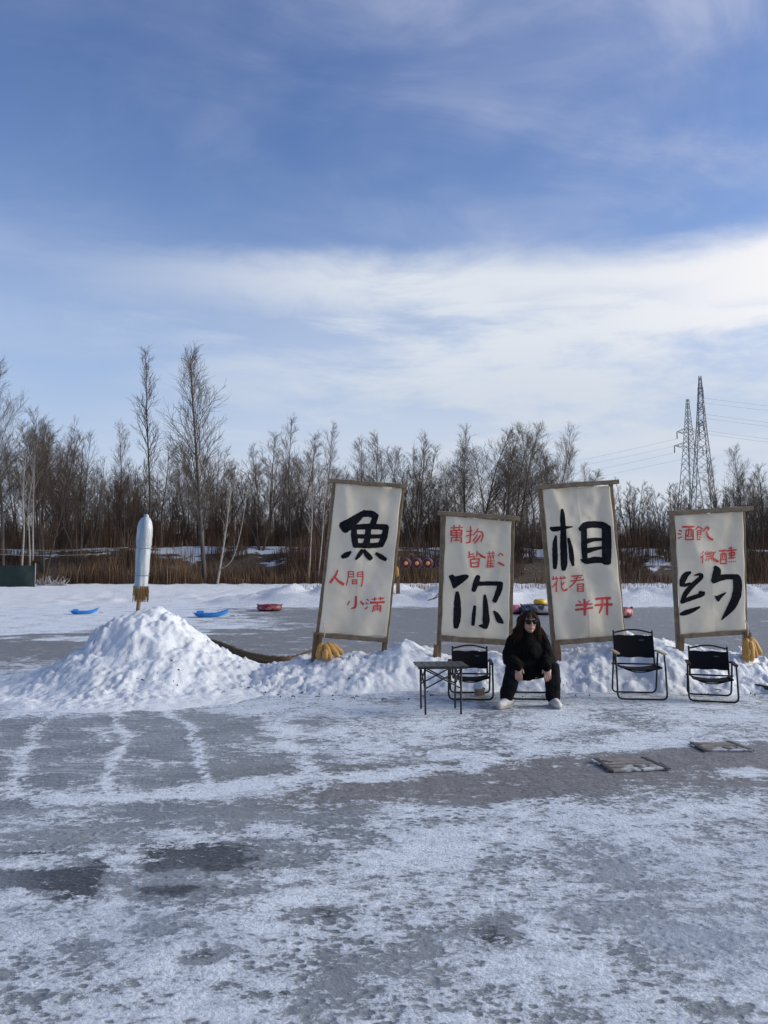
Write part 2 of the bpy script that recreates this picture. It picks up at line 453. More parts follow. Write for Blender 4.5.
TWINE = mottled('twine', (.45, .38, .26), (.6, .52, .38), 40, .9)

# ---------------------------------------------------------------- ground: one icy sheet to the horizon
def axis(fine0, fine1, step, far0, far1, growth=1.25):
    xs = list(np.arange(fine0, fine1+1e-6, step)); s_ = step
    x = xs[-1]
    while x < far1: s_ *= growth; x += s_; xs.append(min(x, far1))
    s_ = step; x = fine0
    while x > far0: s_ *= growth; x -= s_; xs.insert(0, max(x, far0))
    return np.array(sorted(set(xs)))
gx = axis(-7, 7, .055, -1500, 1500); gy = axis(1.6, 16, .06, -600, 2500)
GX, GY = np.meshgrid(gx, gy)
def seg_d(px, py, pts):
    d = np.full(px.shape, 1e9)
    for (x0, y0), (x1, y1) in zip(pts[:-1], pts[1:]):
        vx, vy = x1-x0, y1-y0; t = np.clip(((px-x0)*vx+(py-y0)*vy)/(vx*vx+vy*vy), 0, 1)
        d = np.minimum(d, np.hypot(px-x0-t*vx, (py-y0-t*vy)))
    return d
def ice_attrs(X, Y):
    """how much snow lies on each spot of the ice (laid out from the photo, kept as ground data)"""
    Ys = np.maximum(Y, 1.2); px, py = topix(X, Ys, 0*X)
    wob = (fbm(X*.9, Y*.9, 4, 5)-.5)
    pw = py+wob*26
    c = np.full(X.shape, .60)
    fine = np.ones(X.shape); clear = np.zeros(X.shape); warm = np.zeros(X.shape)
    def lay(mask, val):
        nonlocal c
        c = c*(1-mask)+val*mask
    # foreground
    lay(sstep(880, 960, pw), .68)
    lay(sstep(930, 1010, pw)*sstep(380, 640, px+wob*120), .62)
    lay(sstep(870, 900, pw)*(1-sstep(960, 1000, pw))*sstep(560, 660, px), .52)
    # white stretch in the middle distance
    lay(sstep(786, 800, pw)*(1-sstep(855, 880, pw)), .66)
    lay(sstep(800, 815, pw)*(1-sstep(845, 860, pw))*(1-sstep(180, 300, px+wob*80)), .48)
    # dark clear ice, left
    dk = sstep(844, 858, pw+px*.02)*(1-sstep(892, 908, pw+px*.02))*(1-sstep(220, 380, px+wob*120))
    gap = np.exp(-((px-120-wob*30)/17.)**2)
    dk = dk*sstep(.30, .46, fbm(X*1.1, Y*5., 5, 15)); lay(dk*(1-gap), .20); clear = np.maximum(clear, dk*(1-gap)*.85)
    for bx, by, rx, ry, val in ((205, 955, 34, 10, .18), (345, 915, 26, 16, .10), (70, 958, 40, 12, .20), (480, 935, 44, 26, .14),
                               (40, 930, 40, 12, .2), (150, 925, 50, 9, .24), (250, 1000, 30, 10, .3), (350, 870, 40, 9, .3), (130, 985, 30, 10, .3)):
        qx, qy = px+(fbm(X*2.2, Y*2.2, 4, 71)-.5)*130, py+(fbm(X*2.2+9, Y*2.2, 4, 73)-.5)*46; k = np.exp(-(((qx-bx)/rx)**2+((qy-by)/ry)**2)); lay(k, val+.10); clear = np.maximum(clear, k*.6)
    # bare grey sheet at left, up to the heap
    lf = sstep(700, 712, pw)*(1-sstep(782, 800, pw))*(1-sstep(300, 345, px+wob*40))
    lay(lf, .22+.30*fbm(X*2.5, Y*2.5, 4, 19)-.10)
    lay(sstep(803, 810, pw+px*.02)*(1-sstep(826, 840, pw+px*.02))*(1-sstep(300, 420, px)), .22)
    # grey bare lane, right, running slightly uphill
    ln = pw+(px-500)*.055
    lane = sstep(750, 760, ln)*(1-sstep(794, 812, ln))*sstep(200, 330, px+wob*90)
    lay(lane, .02+.34*fbm(X*2.2, Y*3.5, 4, 29)); warm = np.maximum(warm, lane)
    lay(np.exp(-(((px-455)/60.)**2+((py-737)/9.)**2)), .12)
    lay(np.exp(-(((px-660)/90.)**2+((py-752)/7.)**2)), .12)
    lay(np.exp(-(((px-745)/30.)**2+((py-775)/6.)**2)), .70)
    for pts, w, val in (([(165, 690), (190, 730), (218, 785)], 5, 1.0), ([(118, 705), (128, 735), (118, 760), (112, 792)], 5, .95),
                        ([(55, 700), (32, 735), (18, 790)], 7, .86), ([(235, 690), (290, 740), (322, 782)], 11, .85),
                        ([(35, 806), (120, 797), (230, 789), (430, 770)], 4, .95), ([(235, 789), (330, 780), (480, 768)], 6, .85),
                        ([(430, 812), (520, 800), (580, 796)], 4, .8), ([(0, 820), (100, 812)], 6, .6),
                        ([(480, 760), (700, 735)], 7, .6)):
        d = seg_d(px+wob*34, py+(fbm(X*2, Y*2, 3, 9)-.5)*14, pts)
        lay(np.exp(-(d/w)**2), val)
    # trodden strip in front of the banners
    st = sstep(690, 700, pw)*(1-sstep(748, 756, pw+(px-500)*.05))*sstep(300, 350, px+wob*40)
    lay(st*.9, .70)
    lay((1-sstep(704, 722, pw))*sstep(660, 690, py)*(1-sstep(330, 420, px)), .86)
    # rink behind
    rk = (1-sstep(668, 690, py))
    lay(rk, .02+.22*fbm(X*.25, Y*1.6, 4, 55)); warm = np.maximum(warm*(1-rk), rk); fine = fine*(1-rk*.9)
    lay((1-sstep(604, 610, py)), .9)
    lw = (1-sstep(634, 642, pw+px*.02))*(1-sstep(150, 260, px+(py-605)*-3+wob*60))
    lay(lw*rk, .85)
    lay(np.exp(-(((px-212)/70.)**2+((py-622)/4.)**2))*rk, .62)
    lay(sstep(655, 668, py)*(1-sstep(120, 180, px))*(1-sstep(700, 712, py)), .56)
    lay(sstep(650, 672, py)*sstep(640, 740, px)*(1-sstep(700, 710, py)), .7)
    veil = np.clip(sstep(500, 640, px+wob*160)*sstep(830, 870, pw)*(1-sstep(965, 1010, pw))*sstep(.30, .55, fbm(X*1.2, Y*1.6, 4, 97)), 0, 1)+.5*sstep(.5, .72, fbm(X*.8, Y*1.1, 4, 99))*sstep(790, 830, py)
    far = (Y < 1.2) | (np.abs(X) > Ys*.85+2)
    c = np.where(far, .58, c)
    return c, clear, fine, warm, np.clip(veil, 0, 1)
a1, a2, a3, a4, a5 = ice_attrs(GX, GY)
GZ = (fbm(GX*1.5, GY*1.5, 4, 3)-.5)*.02*(1-sstep(14, 22, GY))
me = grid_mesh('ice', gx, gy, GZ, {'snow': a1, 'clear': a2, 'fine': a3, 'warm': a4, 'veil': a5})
ice = link_mesh('ice', me, None, ICE); tag(ice, kind='structure')

# far snow field with a ploughed ridge along the rink
fx = np.arange(-60, 60.01, .22); fy = np.concatenate([np.arange(26.5, 36, .16), np.arange(36, 52.6, .5)])
FX, FY = np.meshgrid(fx, fy)
edge_y = 28.2+(fbm(FX*.3, FX*0+3, 3, 21)-.5)*2.0
edge_y = np.where(FX < -8, edge_y-1.0*sstep(-8, -14, FX), edge_y)
rise = sstep(0, 2.4, FY-edge_y)
right = sstep(-7.5, -3, FX)
ridge = np.exp(-((FY-edge_y-2.3)/1.7)**2)*(.06+.44*right)*(.55+.9*fbm(FX*.35, FY*.35, 3, 31))
FZ = -.05+rise*.10+ridge+sstep(34, 50, FY)*.16
FZ += rise*(fbm(FX*1.3, FY*1.3, 5, 33, .7)-.5)*(.22+.52*right)*(1-.5*sstep(36, 44, FY))+rise*clods(FX, FY, 1.9, 4)*(.10+.45*ridge)
me = grid_mesh('snow_field', fx, fy, FZ); tag(link_mesh('snow_field', me, None, FARSNOW), kind='structure')

# embankment under the wood
bx = np.concatenate([np.arange(-150, -50, 3), np.arange(-50, 50, .5), np.arange(50, 151, 3)])
by = np.concatenate([np.arange(50.5, 64, .35), np.arange(64, 230, 5)])
BX, BY = np.meshgrid(bx, by)
def bank_h(x, y):
    x = np.asarray(x, float); y = np.asarray(y, float)
    t = y-(51.5+(fbm(x*.08, x*0, 2, 41)-.5)*1.5)
    h = .12+sstep(0, 7, t)*(2.45+(fbm(x*.06, y*0+1, 2, 43)-.5)*.9)
    return h+(fbm(x*.5, y*.5, 4, 47)-.5)*.5*sstep(0, 3, t)
BZ = bank_h(BX, BY)
bt = BY-51.5
bs = .14+.50*np.exp(-((bt-6.2)/2.1)**2)+.18*sstep(8, 14, bt)-.30*np.exp(-((bt-1)/1.6)**2)
bs = bs+.16*sstep(4, 14, BX)*np.exp(-((bt-3.5)/2.5)**2)-.14*sstep(10, 18, BX)*np.exp(-((bt-6)/2)**2)
me = grid_mesh('embankment', bx, by, BZ, {'snow': bs}); tag(link_mesh('embankment', me, None, BANK), kind='structure')

# ---------------------------------------------------------------- snow heap and snow bank
hx = np.arange(-6.2, -.2, .022); hy = np.arange(7.6, 12.6, .024)
HX, HY = np.meshgrid(hx, hy)
cx0, cy0 = -3.02, 10.15
rr = np.hypot((HX-cx0)/(.97-.01*np.sign(HX-cx0)), (HY-cy0)*1.02)
wv = (fbm(HX*.9, HY*.9, 5, 51, .6)-.5)*1.7
r2 = rr+wv*.34
core = np.interp(r2, [0, .12, .3, .6, .98, 1.28, 1.6, 1.95, 2.4, 3.2], [.93, .92, .84, .64, .39, .22, .10, .030, -.03, -.08])
amp = sstep(2.4, 1.6, rr)
def churn(X, Y, sd_):
    """shovelled snow: broken relief with chunks lying in patches"""
    a_ = fbm(X*2.3, Y*2.3, 7, sd_, .68)-.5
    rid = 1-np.abs(2*fbm(X*3.1+5, Y*3.1, 5, sd_+20, .6)-1)
    pt = sstep(.42, .62, fbm(X*1.6, Y*1.6, 3, sd_+40))
    wx, wy = X+.12*(fbm(X*6, Y*6, 3, sd_+50)-.5), Y+.12*(fbm(X*6, Y*6, 3, sd_+60)-.5)
    return a_*.25+(rid-.75)*.05+pt*(clods(wx, wy, 5., sd_)*.07+clods(wx, wy, 13., sd_+1)*.07)+clods(wx, wy, 26., sd_+2)*.05*(.25+pt)+(fbm(X*26, Y*26, 3, sd_+9, .7)-.5)*.040
HZ = core+amp*(churn(HX, HY, 53)-.02)*(.55+.3*sstep(.0, .5, core))
mnd = link_mesh('snow_heap', grid_mesh('snow_heap', hx, hy, HZ, keep=HZ > -.02), None, SNOW)
tag(mnd, 'tall conical heap of lumpy white snow with the wrapped parasol stuck in its top', 'snow heap')

kx = np.arange(-2.1, 6.9, .024); ky = np.arange(8.55, 11.6, .026)
KX, KY = np.meshgrid(kx, ky)
def crest(x):
    return np.interp(x, [-2.1, -1.75, -1.4, -1.05, -.7, -.35, -.05, .2, .5, .9, 1.4, 2.0, 2.5, 2.8, 3.2, 3.6, 3.9, 4.3, 4.7, 5.1, 6.0, 7],
                        [.0, .08, .18, .24, .26, .26, .36, .48, .42, .32, .34, .32, .36, .40, .56, .56, .44, .38, .28, .18, .14, .1])
cr = crest(KX+(fbm(KX*1.7, KY*1.7, 3, 61)-.5)*.35)
front = np.interp(KX, [-2, -1, 0, .6, 1.5, 2.5, 3.5, 4.5, 6.9], [8.95, 8.85, 8.98, 9.1, 9.15, 9.1, 9.0, 8.95, 9.0])+(fbm(KX*2.0, KX*0, 3, 63)-.5)*.35
back = np.interp(KX, [-2, 0, 3, 6.9], [10.9, 11.05, 11.1, 11.2])+(fbm(KX*1.4, KX*0+5, 3, 65)-.5)*.4
prof = sstep(0, 1.05, KY-front)**.8*sstep(0, .75, back-KY)
KZ = cr*prof*(.80+.4*fbm(KX*1.3, KY*1.3, 3, 67))
ka = sstep(-.05, .3, KY-front)*sstep(-.05, .3, back-KY)
KZ = KZ+ka*(churn(KX, KY, 69)-.02)*.85-(1-ka)*.05
bnk = link_mesh('snow_bank', grid_mesh('snow_bank', kx, ky, KZ, keep=KZ > -.02), None, SNOW)
tag(bnk, 'long low bank of churned white snow that the four banners stand in', 'snow bank')
def bank_z(x, y):
    i = int(np.clip(np.searchsorted(kx, x), 0, len(kx)-1)); j = int(np.clip(np.searchsorted(ky, y), 0, len(ky)-1))
    return max(0., float(KZ[j, i]))
def heap_z(x, y):
    i = int(np.clip(np.searchsorted(hx, x), 0, len(hx)-1)); j = int(np.clip(np.searchsorted(hy, y), 0, len(hy)-1))
    return max(0., float(HZ[j, i]))

# ---------------------------------------------------------------- trees
class TreeGeo:
    def __init__(s): s.v = []; s.f = []
    def limb(s, pts, r0, r1, n=3):
        m = len(pts); b = len(s.v)
        t = (pts[-1]-pts[0]).normalized()
        ref = Vector((0, 0, 1)) if abs(t.z) < .9 else Vector((1, 0, 0))
        u = t.cross(ref).normalized(); w = t.cross(u)
        for i, p in enumerate(pts):
            r_ = r0+(r1-r0)*i/(m-1)
            for k in range(n):
                a_ = 2*PI*k/n; s.v.append(p+(u*math.cos(a_)+w*math.sin(a_))*r_)
        for i in range(m-1):
            for k in range(n): s.f.append((b+i*n+k, b+i*n+(k+1) % n, b+(i+1)*n+(k+1) % n, b+(i+1)*n+k))
    def mesh(s, name):
        me_ = bpy.data.meshes.new(name); me_.from_pydata([tuple(v) for v in s.v], [], s.f)
        me_.polygons.foreach_set('use_smooth', [True]*len(s.f)); me_.update(); return me_
def grow(rg, p, d, L_, seg, up, wob):
    pts = [p.copy()]; d = d.normalized(); st = L_/seg
    for i in range(seg):
        d = (d+Vector((rg.uniform(-wob, wob), rg.uniform(-wob, wob), rg.uniform(-wob, wob)*.6+up))).normalized()
        pts.append(pts[-1]+d*st)
    return pts
def sample(pts, t):
    x = t*(len(pts)-1); i = min(int(x), len(pts)-2); return pts[i].lerp(pts[i+1], x-i), (pts[i+1]-pts[i]).normalized()
def make_tree(seed, H=12., r0=.13, c0=.25, n1=42, spread=.26, ang=(30, 52), up=.10, n2=8, n3=5, stems=1, tw=.0055, top=.25, lean=.09):
    """trunk with ascending limbs, branchlets and twigs; unit metres, height H"""
    rg = random.Random(seed); tr, cr_ = TreeGeo(), TreeGeo(); trunks = []
    for s_ in range(stems):
        if stems == 1: d = Vector((rg.uniform(-lean, lean), rg.uniform(-lean, lean), 1)); h = H; p = Vector((0, 0, -.25))
        else:
            a_ = 2*PI*(s_+rg.random()*.6)/stems; k = rg.uniform(.10, .34)
            d = Vector((math.cos(a_)*k, math.sin(a_)*k, 1)); h = H*rg.uniform(.78, 1.); p = Vector((math.cos(a_)*.12, math.sin(a_)*.12, -.25))
        pts = grow(rg, p, d, h+.25, 12, .02, .05)
        tr.limb(pts, r0*(1 if stems == 1 else rg.uniform(.55, .8)), .012, 6); trunks.append((pts, h))
    for pts, h in trunks:
        k1 = max(6, n1//stems)
        for i in range(k1):
            t = c0+(.985-c0)*((i+rg.random()*.8)/k1)
            p, td = sample(pts, t); a_ = rg.random()*2*PI
            q = (t-c0)/(1-c0)
            Lb = h*spread*((1-q)**.75*(1-top)+top)*rg.uniform(.6, 1.15)*(.55+.45*min(1, q*5))
            an = R(rg.uniform(*ang))*(1-.35*q)
            d = Vector((math.cos(a_)*math.sin(an), math.sin(a_)*math.sin(an), math.cos(an)))+td*.15
            b1 = grow(rg, p, d, Lb, 5, up, .11); rb = max(.011, r0*.40*(1-.75*q)*(Lb/(h*spread)))
            cr_.limb(b1, rb, .008, 4)
            m2 = max(3, int(n2*(.5+.7*Lb/(h*spread))))
            for j in range(m2):
                t2 = .18+.80*(j+rg.random())/m2; p2, d2 = sample(b1, min(t2, .98)); a2 = rg.random()*2*PI
                sv = d2.orthogonal().normalized(); sv.rotate(Matrix.Rotation(a2, 3, d2))
                L2 = Lb*(.26+.34*(1-t2))*rg.uniform(.6, 1.2)+.15
                b2 = grow(rg, p2, d2+sv*rg.uniform(.5, 1.0)+Vector((0, 0, .12)), L2, 3, up*.9, .14)
                cr_.limb(b2, max(tw*1.15, rb*.38), tw*.8, 3)
                for k in range(n3):
                    t3 = .15+.85*(k+rg.random())/n3; p3, d3 = sample(b2, min(t3, .99))
                    sv = d3.orthogonal().normalized(); sv.rotate(Matrix.Rotation(rg.random()*2*PI, 3, d3))
                    b3 = grow(rg, p3, d3+sv*rg.uniform(.4, .9)+Vector((0, 0, .15)), rg.uniform(.3, .8)*(L2*.5+.28), 2, .03, .15)
                    cr_.limb(b3, tw, tw*.6, 3)
    return tr.mesh('trunk'), cr_.mesh('crown')
PROTO = {
    'pole':   [make_tree(11+i, 12, .08, .26, 40, .23, (28, 50), .035, 7, 7) for i in range(3)],
    'oval':   [make_tree(31+i, 12, .10, .24, 42, .32, (36, 60), .035, 8, 7) for i in range(3)],
    'fan':    [make_tree(51+i, 10, .115, .18, 56, .34, (28, 54), .03, 8, 7, stems=4) for i in range(2)],
    'thicket': [make_tree(71+i, 7, .09, .08, 66, .30, (26, 55), .03, 8, 5, stems=7, tw=.009) for i in range(2)],
}
PH = {'pole': 12., 'oval': 12., 'fan': 10., 'thicket': 7.}
rt = random.Random(5)
def plant_tree(kind, k, x, y, H, label, group, mats=(BARK, TWIG), name='bare_tree', wide=1., meshes=None):
    tm, cm = meshes or PROTO[kind][k % len(PROTO[kind])]
    o = empty(name, (x, y, float(bank_h(x, y)) if y > 51 else .1), rt.random()*6.28)
    s_ = H/PH.get(kind, 12.); o.scale = (s_*wide, s_*wide, s_)
    for nm, m_, mt in (('trunk', tm, mats[0]), ('crown', cm, mats[1])):
        c = bpy.data.objects.new(nm, m_); COL.objects.link(c); c.parent = o
        if not m_.materials: m_.materials.append(mt)
        c.material_slots[0].link = 'OBJECT'; c.material_slots[0].material = mt
    tag(o, label, 'tree', group)
    return o
def px_tree(kind, k, px, top, Y, label, group, **kw):
    p = at(px, 565, Y); H = at(px, top, Y).z-float(bank_h(p.x, Y) if Y > 51 else .1)
    return plant_tree(kind, k, p.x, Y, H, label, group, **kw)
GREY = (BARK2, TWIG2)
# the trees one can pick out
tall = make_tree(101, 12, .125, .20, 58, .30, (34, 50), .045, 9, 5, tw=.0065, top=.13)
px_tree('pole', 0, 205, 353, 53, 'tallest bare tree of the left wood, with a full teardrop crown of upswept limbs', None, meshes=tall, mats=GREY)
slim = make_tree(103, 12, .080, .40, 40, .125, (28, 42), .04, 6, 4, tw=.006, top=.3)
px_tree('pole', 0, 148, 352, 54, 'very slender tall bare tree rising behind the wrapped parasol', None, meshes=slim)
px_tree('oval', 1, 3, 374, 53, 'tall bare tree cut by the left edge of the photo', None, mats=GREY)
px_tree('fan', 0, 44, 398, 54, 'many-stemmed bare tree with a dense fan crown above the green fence', None)
px_tree('fan', 1, 78, 430, 55, 'many-stemmed bare tree leaning right beside the green fence', None)
px_tree('fan', 1, 416, 434, 58, 'broad round-topped bushy tree between the fish banner and the next one', None, wide=1.0)
px_tree('oval', 2, 520, 424, 60, 'wide spreading bare tree just left of the third banner', None, wide=1.15)
px_tree('oval', 0, 550, 432, 62, 'bare tree whose crown shows over the left half of the third banner', None)
px_tree('pole', 1, 712, 462, 62, 'thin pale bare tree over the right half of the fourth banner', None, mats=GREY)
px_tree('oval', 1, 745, 450, 60, 'bare tree with a pale spreading crown at the right edge', None, mats=GREY)
px_tree('pole', 2, 290, 421, 56, 'straight bare tree with upright limbs between the tall tree and the first banner', None)
px_tree('pole', 0, 323, 428, 56, 'straight bare tree directly left of the top of the first banner', None)
px_tree('pole', 1, 466, 427, 58, 'upright bare tree above the second banner', None)
px_tree('pole', 2, 120, 427, 57, 'bare tree with a few withered leaves left of the very slender tree', None)
# silhouette of the wood
TOPX = [-200, 0, 20, 60, 95, 105, 125, 165, 185, 235, 265, 292, 325, 345, 370, 400, 425, 450, 470, 500, 520, 545, 562, 585, 605, 640, 670, 700, 725, 750, 770, 970]
TOPY = [420, 410, 420, 424, 452, 446, 432, 440, 446, 438, 432, 425, 432, 442, 436, 440, 436, 438, 428, 428, 426, 434, 445, 458, 474, 490, 492, 486, 478, 460, 458, 450]
GW = 'bare trees of the wood beyond the ice'
ZONES = [(-999, 100, 'at the far left above the green fence'), (100, 245, 'around the tallest tree at the left'), (245, 345, 'left of the first banner'),
         (345, 440, 'between the first and second banners'), (440, 545, 'above the second banner'), (545, 665, 'around and right of the third banner'),
         (665, 2000, 'behind the fourth banner')]
def zone(px):
    for a_, b_, t in ZONES:
        if a_ <= px < b_: return t
rows = [(56, 60, 42, 0, 42), (62, 70, 52, 2, 46), (74, 88, 50, 6, 42), (92, 125, 48, 12, 46)]
for (y0, y1, cnt, d0, d1) in rows:
    for i in range(cnt):
        px = -170+1110*(i+rt.random())/cnt; Y = rt.uniform(y0, y1)
        top = np.interp(px, TOPX, TOPY)+rt.uniform(d0, d1)
        kind = rt.choices(['pole', 'oval', 'fan'], [4, 4, 2])[0]
        depth = 'front' if y0 == 56 else 'middle' if y0 == 62 else 'rear' if y0 == 74 else 'hindmost'
        px_tree(kind, rt.randrange(3), px, top, Y, f'thin bare tree in the {depth} rank {zone(px)}', f'{GW}, {depth} rank {zone(px)}',
                mats=rt.choice([GREY, (BARK, TWIG), (BARK, TWIG)]), wide=rt.uniform(1.0, 1.45))
for i in range(64):
    px = -160+1090*(i+rt.random())/64; Y = rt.uniform(54.5, 72)
    p = at(px, 565, Y)
    plant_tree('thicket', i, p.x, Y, rt.uniform(3.4, 5.4)*(1.15 if px > 590 else 1), f'leafless thicket bush on the bank {zone(px)}', f'thicket bushes on the bank {zone(px)}', name='thicket_bush')
# pale birch stems in front of the wood
def birch(pts_px, Y, r0, label, forks=()):
    base = at(*pts_px[0], Y); o = empty('birch_tree', base)
    mb = MB(); P_ = [at(x, y, Y+.25*i)-base for i, (x, y) in enumerate(pts_px)]
    P_ = [Vector(p) for p in catmull(P_, 5)]
    P_[0].z -= .3
    mb.tube(P_, [r0*(1-.75*i/(len(P_)-1)) for i in range(len(P_))], 7); mb.build('trunk', BIRCH, o)
    rg = random.Random(int(pts_px[0][0])); tg = TreeGeo()
    for fpts in forks:
        q = [Vector(v) for v in catmull([at(x, y, Y-.3*i)-base for i, (x, y) in enumerate(fpts)], 4)]
        tg.limb(q, r0*.55, .012, 5)
        for k in range(9):
            p_, d_ = sample(q, rg.uniform(.3, .98)); b_ = grow(rg, p_, d_+Vector((rg.uniform(-.8, .8), rg.uniform(-.5, .5), .4)), rg.uniform(.5, 1.3), 3, .08, .15); tg.limb(b_, .014, .007, 3)
    for k in range(26):
        p_, d_ = sample(P_, rg.uniform(.35, .99)); b_ = grow(rg, p_, d_+Vector((rg.uniform(-.9, .9), rg.uniform(-.9, .9), .3)), rg.uniform(.4, 1.4), 4, .1, .15); tg.limb(b_, .014, .007, 3)
        for j in range(3):
            p2, d2 = sample(b_, rg.uniform(.3, .95)); tg.limb(grow(rg, p2, d2+Vector((rg.uniform(-.7, .7), rg.uniform(-.7, .7), .3)), rg.uniform(.2, .5), 2, .05, .1), .008, .005, 3)
    link_mesh('branches', tg.mesh('branches'), o, BIRCH)
    tag(o, label, 'tree')
birch([(22, 566), (24, 530), (23, 490), (26, 455)], 50.6, .07, 'leftmost of the slim pale birch stems behind the green fence')
birch([(30, 562), (29, 530), (28, 510), (34, 470)], 51.2, .06, 'middle pale birch stem behind the green fence')
birch([(33, 556), (33, 520), (34, 480), (35, 450)], 51.8, .07, 'rightmost of the slim pale birch stems behind the green fence')
birch([(217, 586), (220, 568), (226, 530), (231, 488)], 50.8, .09, 'forked white birch leaning right on the bank beside the tallest tree', forks=[[(219, 570), (232, 560), (241, 530), (247, 490)]])
birch([(309, 580), (311, 540), (313, 500), (314, 470)], 51.5, .05, 'thin pale birch stem nearest to the left post of the first banner')
birch([(318, 580), (322, 540), (325, 500), (328, 478)], 51.8, .05, 'thin pale birch stem half hidden by the first banner')

# undergrowth and reeds, nobody could count them
def blades(name, n, seed, place, mat, hw):
    rg = np.random.default_rng(seed)
    x, y, z, h = place(rg, n); n = len(x)
    w = rg.uniform(*hw, n); a_ = rg.uniform(0, PI, n); lx = rg.normal(0, .13, n)*h; ly = rg.normal(0, .13, n)*h
    ca, sa = np.cos(a_)*w, np.sin(a_)*w
    v = np.zeros((n, 5, 3))
    for k, (s_, t, ww) in enumerate(((-1, 0, 1), (1, 0, 1), (1, .55, .8), (-1, .55, .8), (0, 1, 0))):
        v[:, k, 0] = x+s_*ca*ww+lx*t*t; v[:, k, 1] = y+s_*sa*ww+ly*t*t; v[:, k, 2] = z+h*t*(1-.04*t)-.05*(t == 0)
    b = (np.arange(n)*5)[:, None]
    q = (b+np.array([[0, 1, 2, 3]])); t3 = (b+np.array([[3, 2, 4]]))
    me_ = bpy.data.meshes.new(name); me_.vertices.add(n*5); me_.vertices.foreach_set('co', v.reshape(-1))
    li = np.concatenate([q.reshape(-1), t3.reshape(-1)]).astype(np.int32)
    me_.loops.add(len(li)); me_.loops.foreach_set('vertex_index', li); me_.polygons.add(2*n)
    ls = np.concatenate([np.arange(n)*4, 4*n+np.arange(n)*3]).astype(np.int32); lt = np.concatenate([np.full(n, 4), np.full(n, 3)]).astype(np.int32)
    me_.polygons.foreach_set('loop_start', ls); me_.polygons.foreach_set('loop_total', lt); me_.update(); me_.validate()
    return link_mesh(name, me_, None, mat)
def place_brush(rg, n):
    x = rg.uniform(-75, 75, n); y = rg.choice([0, 1], n, p=[.32, .68])
    yy = np.where(y == 0, rg.uniform(52, 57, n), rg.uniform(58, 110, n))
    cl = fbm(x*.35, yy*.35, 3, 77)
    h = rg.uniform(.5, 1.0, n)*np.where(y == 0, .4+1.7*np.maximum(cl-.40, 0)/.3, np.minimum(1.2+6.5*cl*(yy/75.), np.where(x/yy > .26, 3.4, 5.0)))
    k = (cl > .42) & ~((yy > 56) & (yy < 58.5) & (cl < .55))
    return x[k], yy[k], bank_h(x[k], yy[k]), h[k]
tag(blades('undergrowth', 130000, 3, place_brush, BRUSH, (.008, .026)), kind='stuff')
def place_reed(rg, n):
    x = rg.uniform(-50, 50, n); y = 51.2+rg.exponential(1.6, n)
    cl = fbm(x*.22, y*.3, 3, 83)
    k = (cl > .49) & (y < 58)
    h = rg.uniform(.35, 1.0, n)*(.35+2.0*np.maximum(cl-.42, 0)/.3)
    return x[k], y[k], bank_h(x[k], y[k]), h[k]
tag(blades('dry_reeds', 30000, 9, place_reed, REED, (.008, .022)), kind='stuff')
def place_stub(rg, n):
    x = rg.uniform(-4, 34, n); y = rg.uniform(33, 51, n); cl = fbm(x*.5, y*.5, 2, 91); k = cl > .45
    return x[k], y[k], .15+0*x[k], (rg.uniform(.2, .75, n))[k]
tag(blades('reed_stubble', 5000, 13, place_stub, REED, (.006, .012)), kind='stuff')

# ---------------------------------------------------------------- pylons and wires
STEEL = mottled('galvanised steel', (.19, .205, .22), (.26, .28, .30), 2, .6)  # lightened so the distant pylons look hazier; the haze is in the colour
WIRE = mottled('dull wire', (.10, .105, .11), (.14, .145, .15), 1, .6)
def pylon(px, toppy, Y, H, half, arms, rz, label):
    top = at(px, toppy, Y); o = empty('power_pylon', (top.x, Y, top.z-H), rz)
    def hw(t): return np.interp(t, [0, .42, .72, 1], [half, half*.55, half*.27, half*.06])
    lm, bm_ = MB(), MB()
    zs = [0]; 
    while zs[-1] < .985: zs.append(min(1, zs[-1]+max(.022, hw(zs[-1])*1.5/H)))
    cs = [(-1, -1), (1, -1), (1, 1), (-1, 1)]
    for c in cs:
        mb = MB(); mb.tube([(c[0]*hw(t), c[1]*hw(t), t*H) for t in (0, .2, .42, .57, .72, .86, 1)], [.17, .16, .14, .13, .12, .10, .09], 4, smooth=False); mb.build('leg', STEEL, o)
    for i in range(len(zs)-1):
        a_, b_ = hw(zs[i]), hw(zs[i+1])
        for j in range(4):
            c, d = cs[j], cs[(j+1) % 4]
            bm_.tube([(c[0]*a_, c[1]*a_, zs[i]*H), (d[0]*b_, d[1]*b_, zs[i+1]*H)], .055, 3, smooth=False)
            bm_.tube([(d[0]*a_, d[1]*a_, zs[i]*H), (c[0]*b_, c[1]*b_, zs[i+1]*H)], .055, 3, smooth=False)
            if i % 2 == 0: bm_.tube([(c[0]*a_, c[1]*a_, zs[i]*H), (d[0]*a_, d[1]*a_, zs[i]*H)], .06, 3, smooth=False)
    bm_.build('lattice', STEEL, o)
    tips = []
    for t, Lr in arms:
        am = MB()
        for s_ in (-1, 1):
            w = hw(t); tip = (s_*Lr, 0, t*H+.4)
            for yy in (-w, w):
                am.tube([(s_*w, yy, t*H), tip], .11, 3, smooth=False); am.tube([(s_*w, yy, t*H+1.6), tip], .09, 3, smooth=False)
            for k in (.33, .66):
                am.tube([(s_*(w+(Lr-w)*k), -w*(1-k), t*H+.4*k), (s_*(w+(Lr-w)*k), w*(1-k), t*H+1.6-1.2*k)], .07, 3, smooth=False)
            am.tube([tip, (tip[0], 0, tip[2]-2.0)], .16, 6)
            tips.append(o.location+Matrix.Rotation(rz, 3, 'Z') @ Vector((tip[0], 0, tip[2]-2.0)))
        am.build('crossarm', STEEL, o)
    tag(o, label, 'pylon', 'steel lattice power pylons')
    return tips
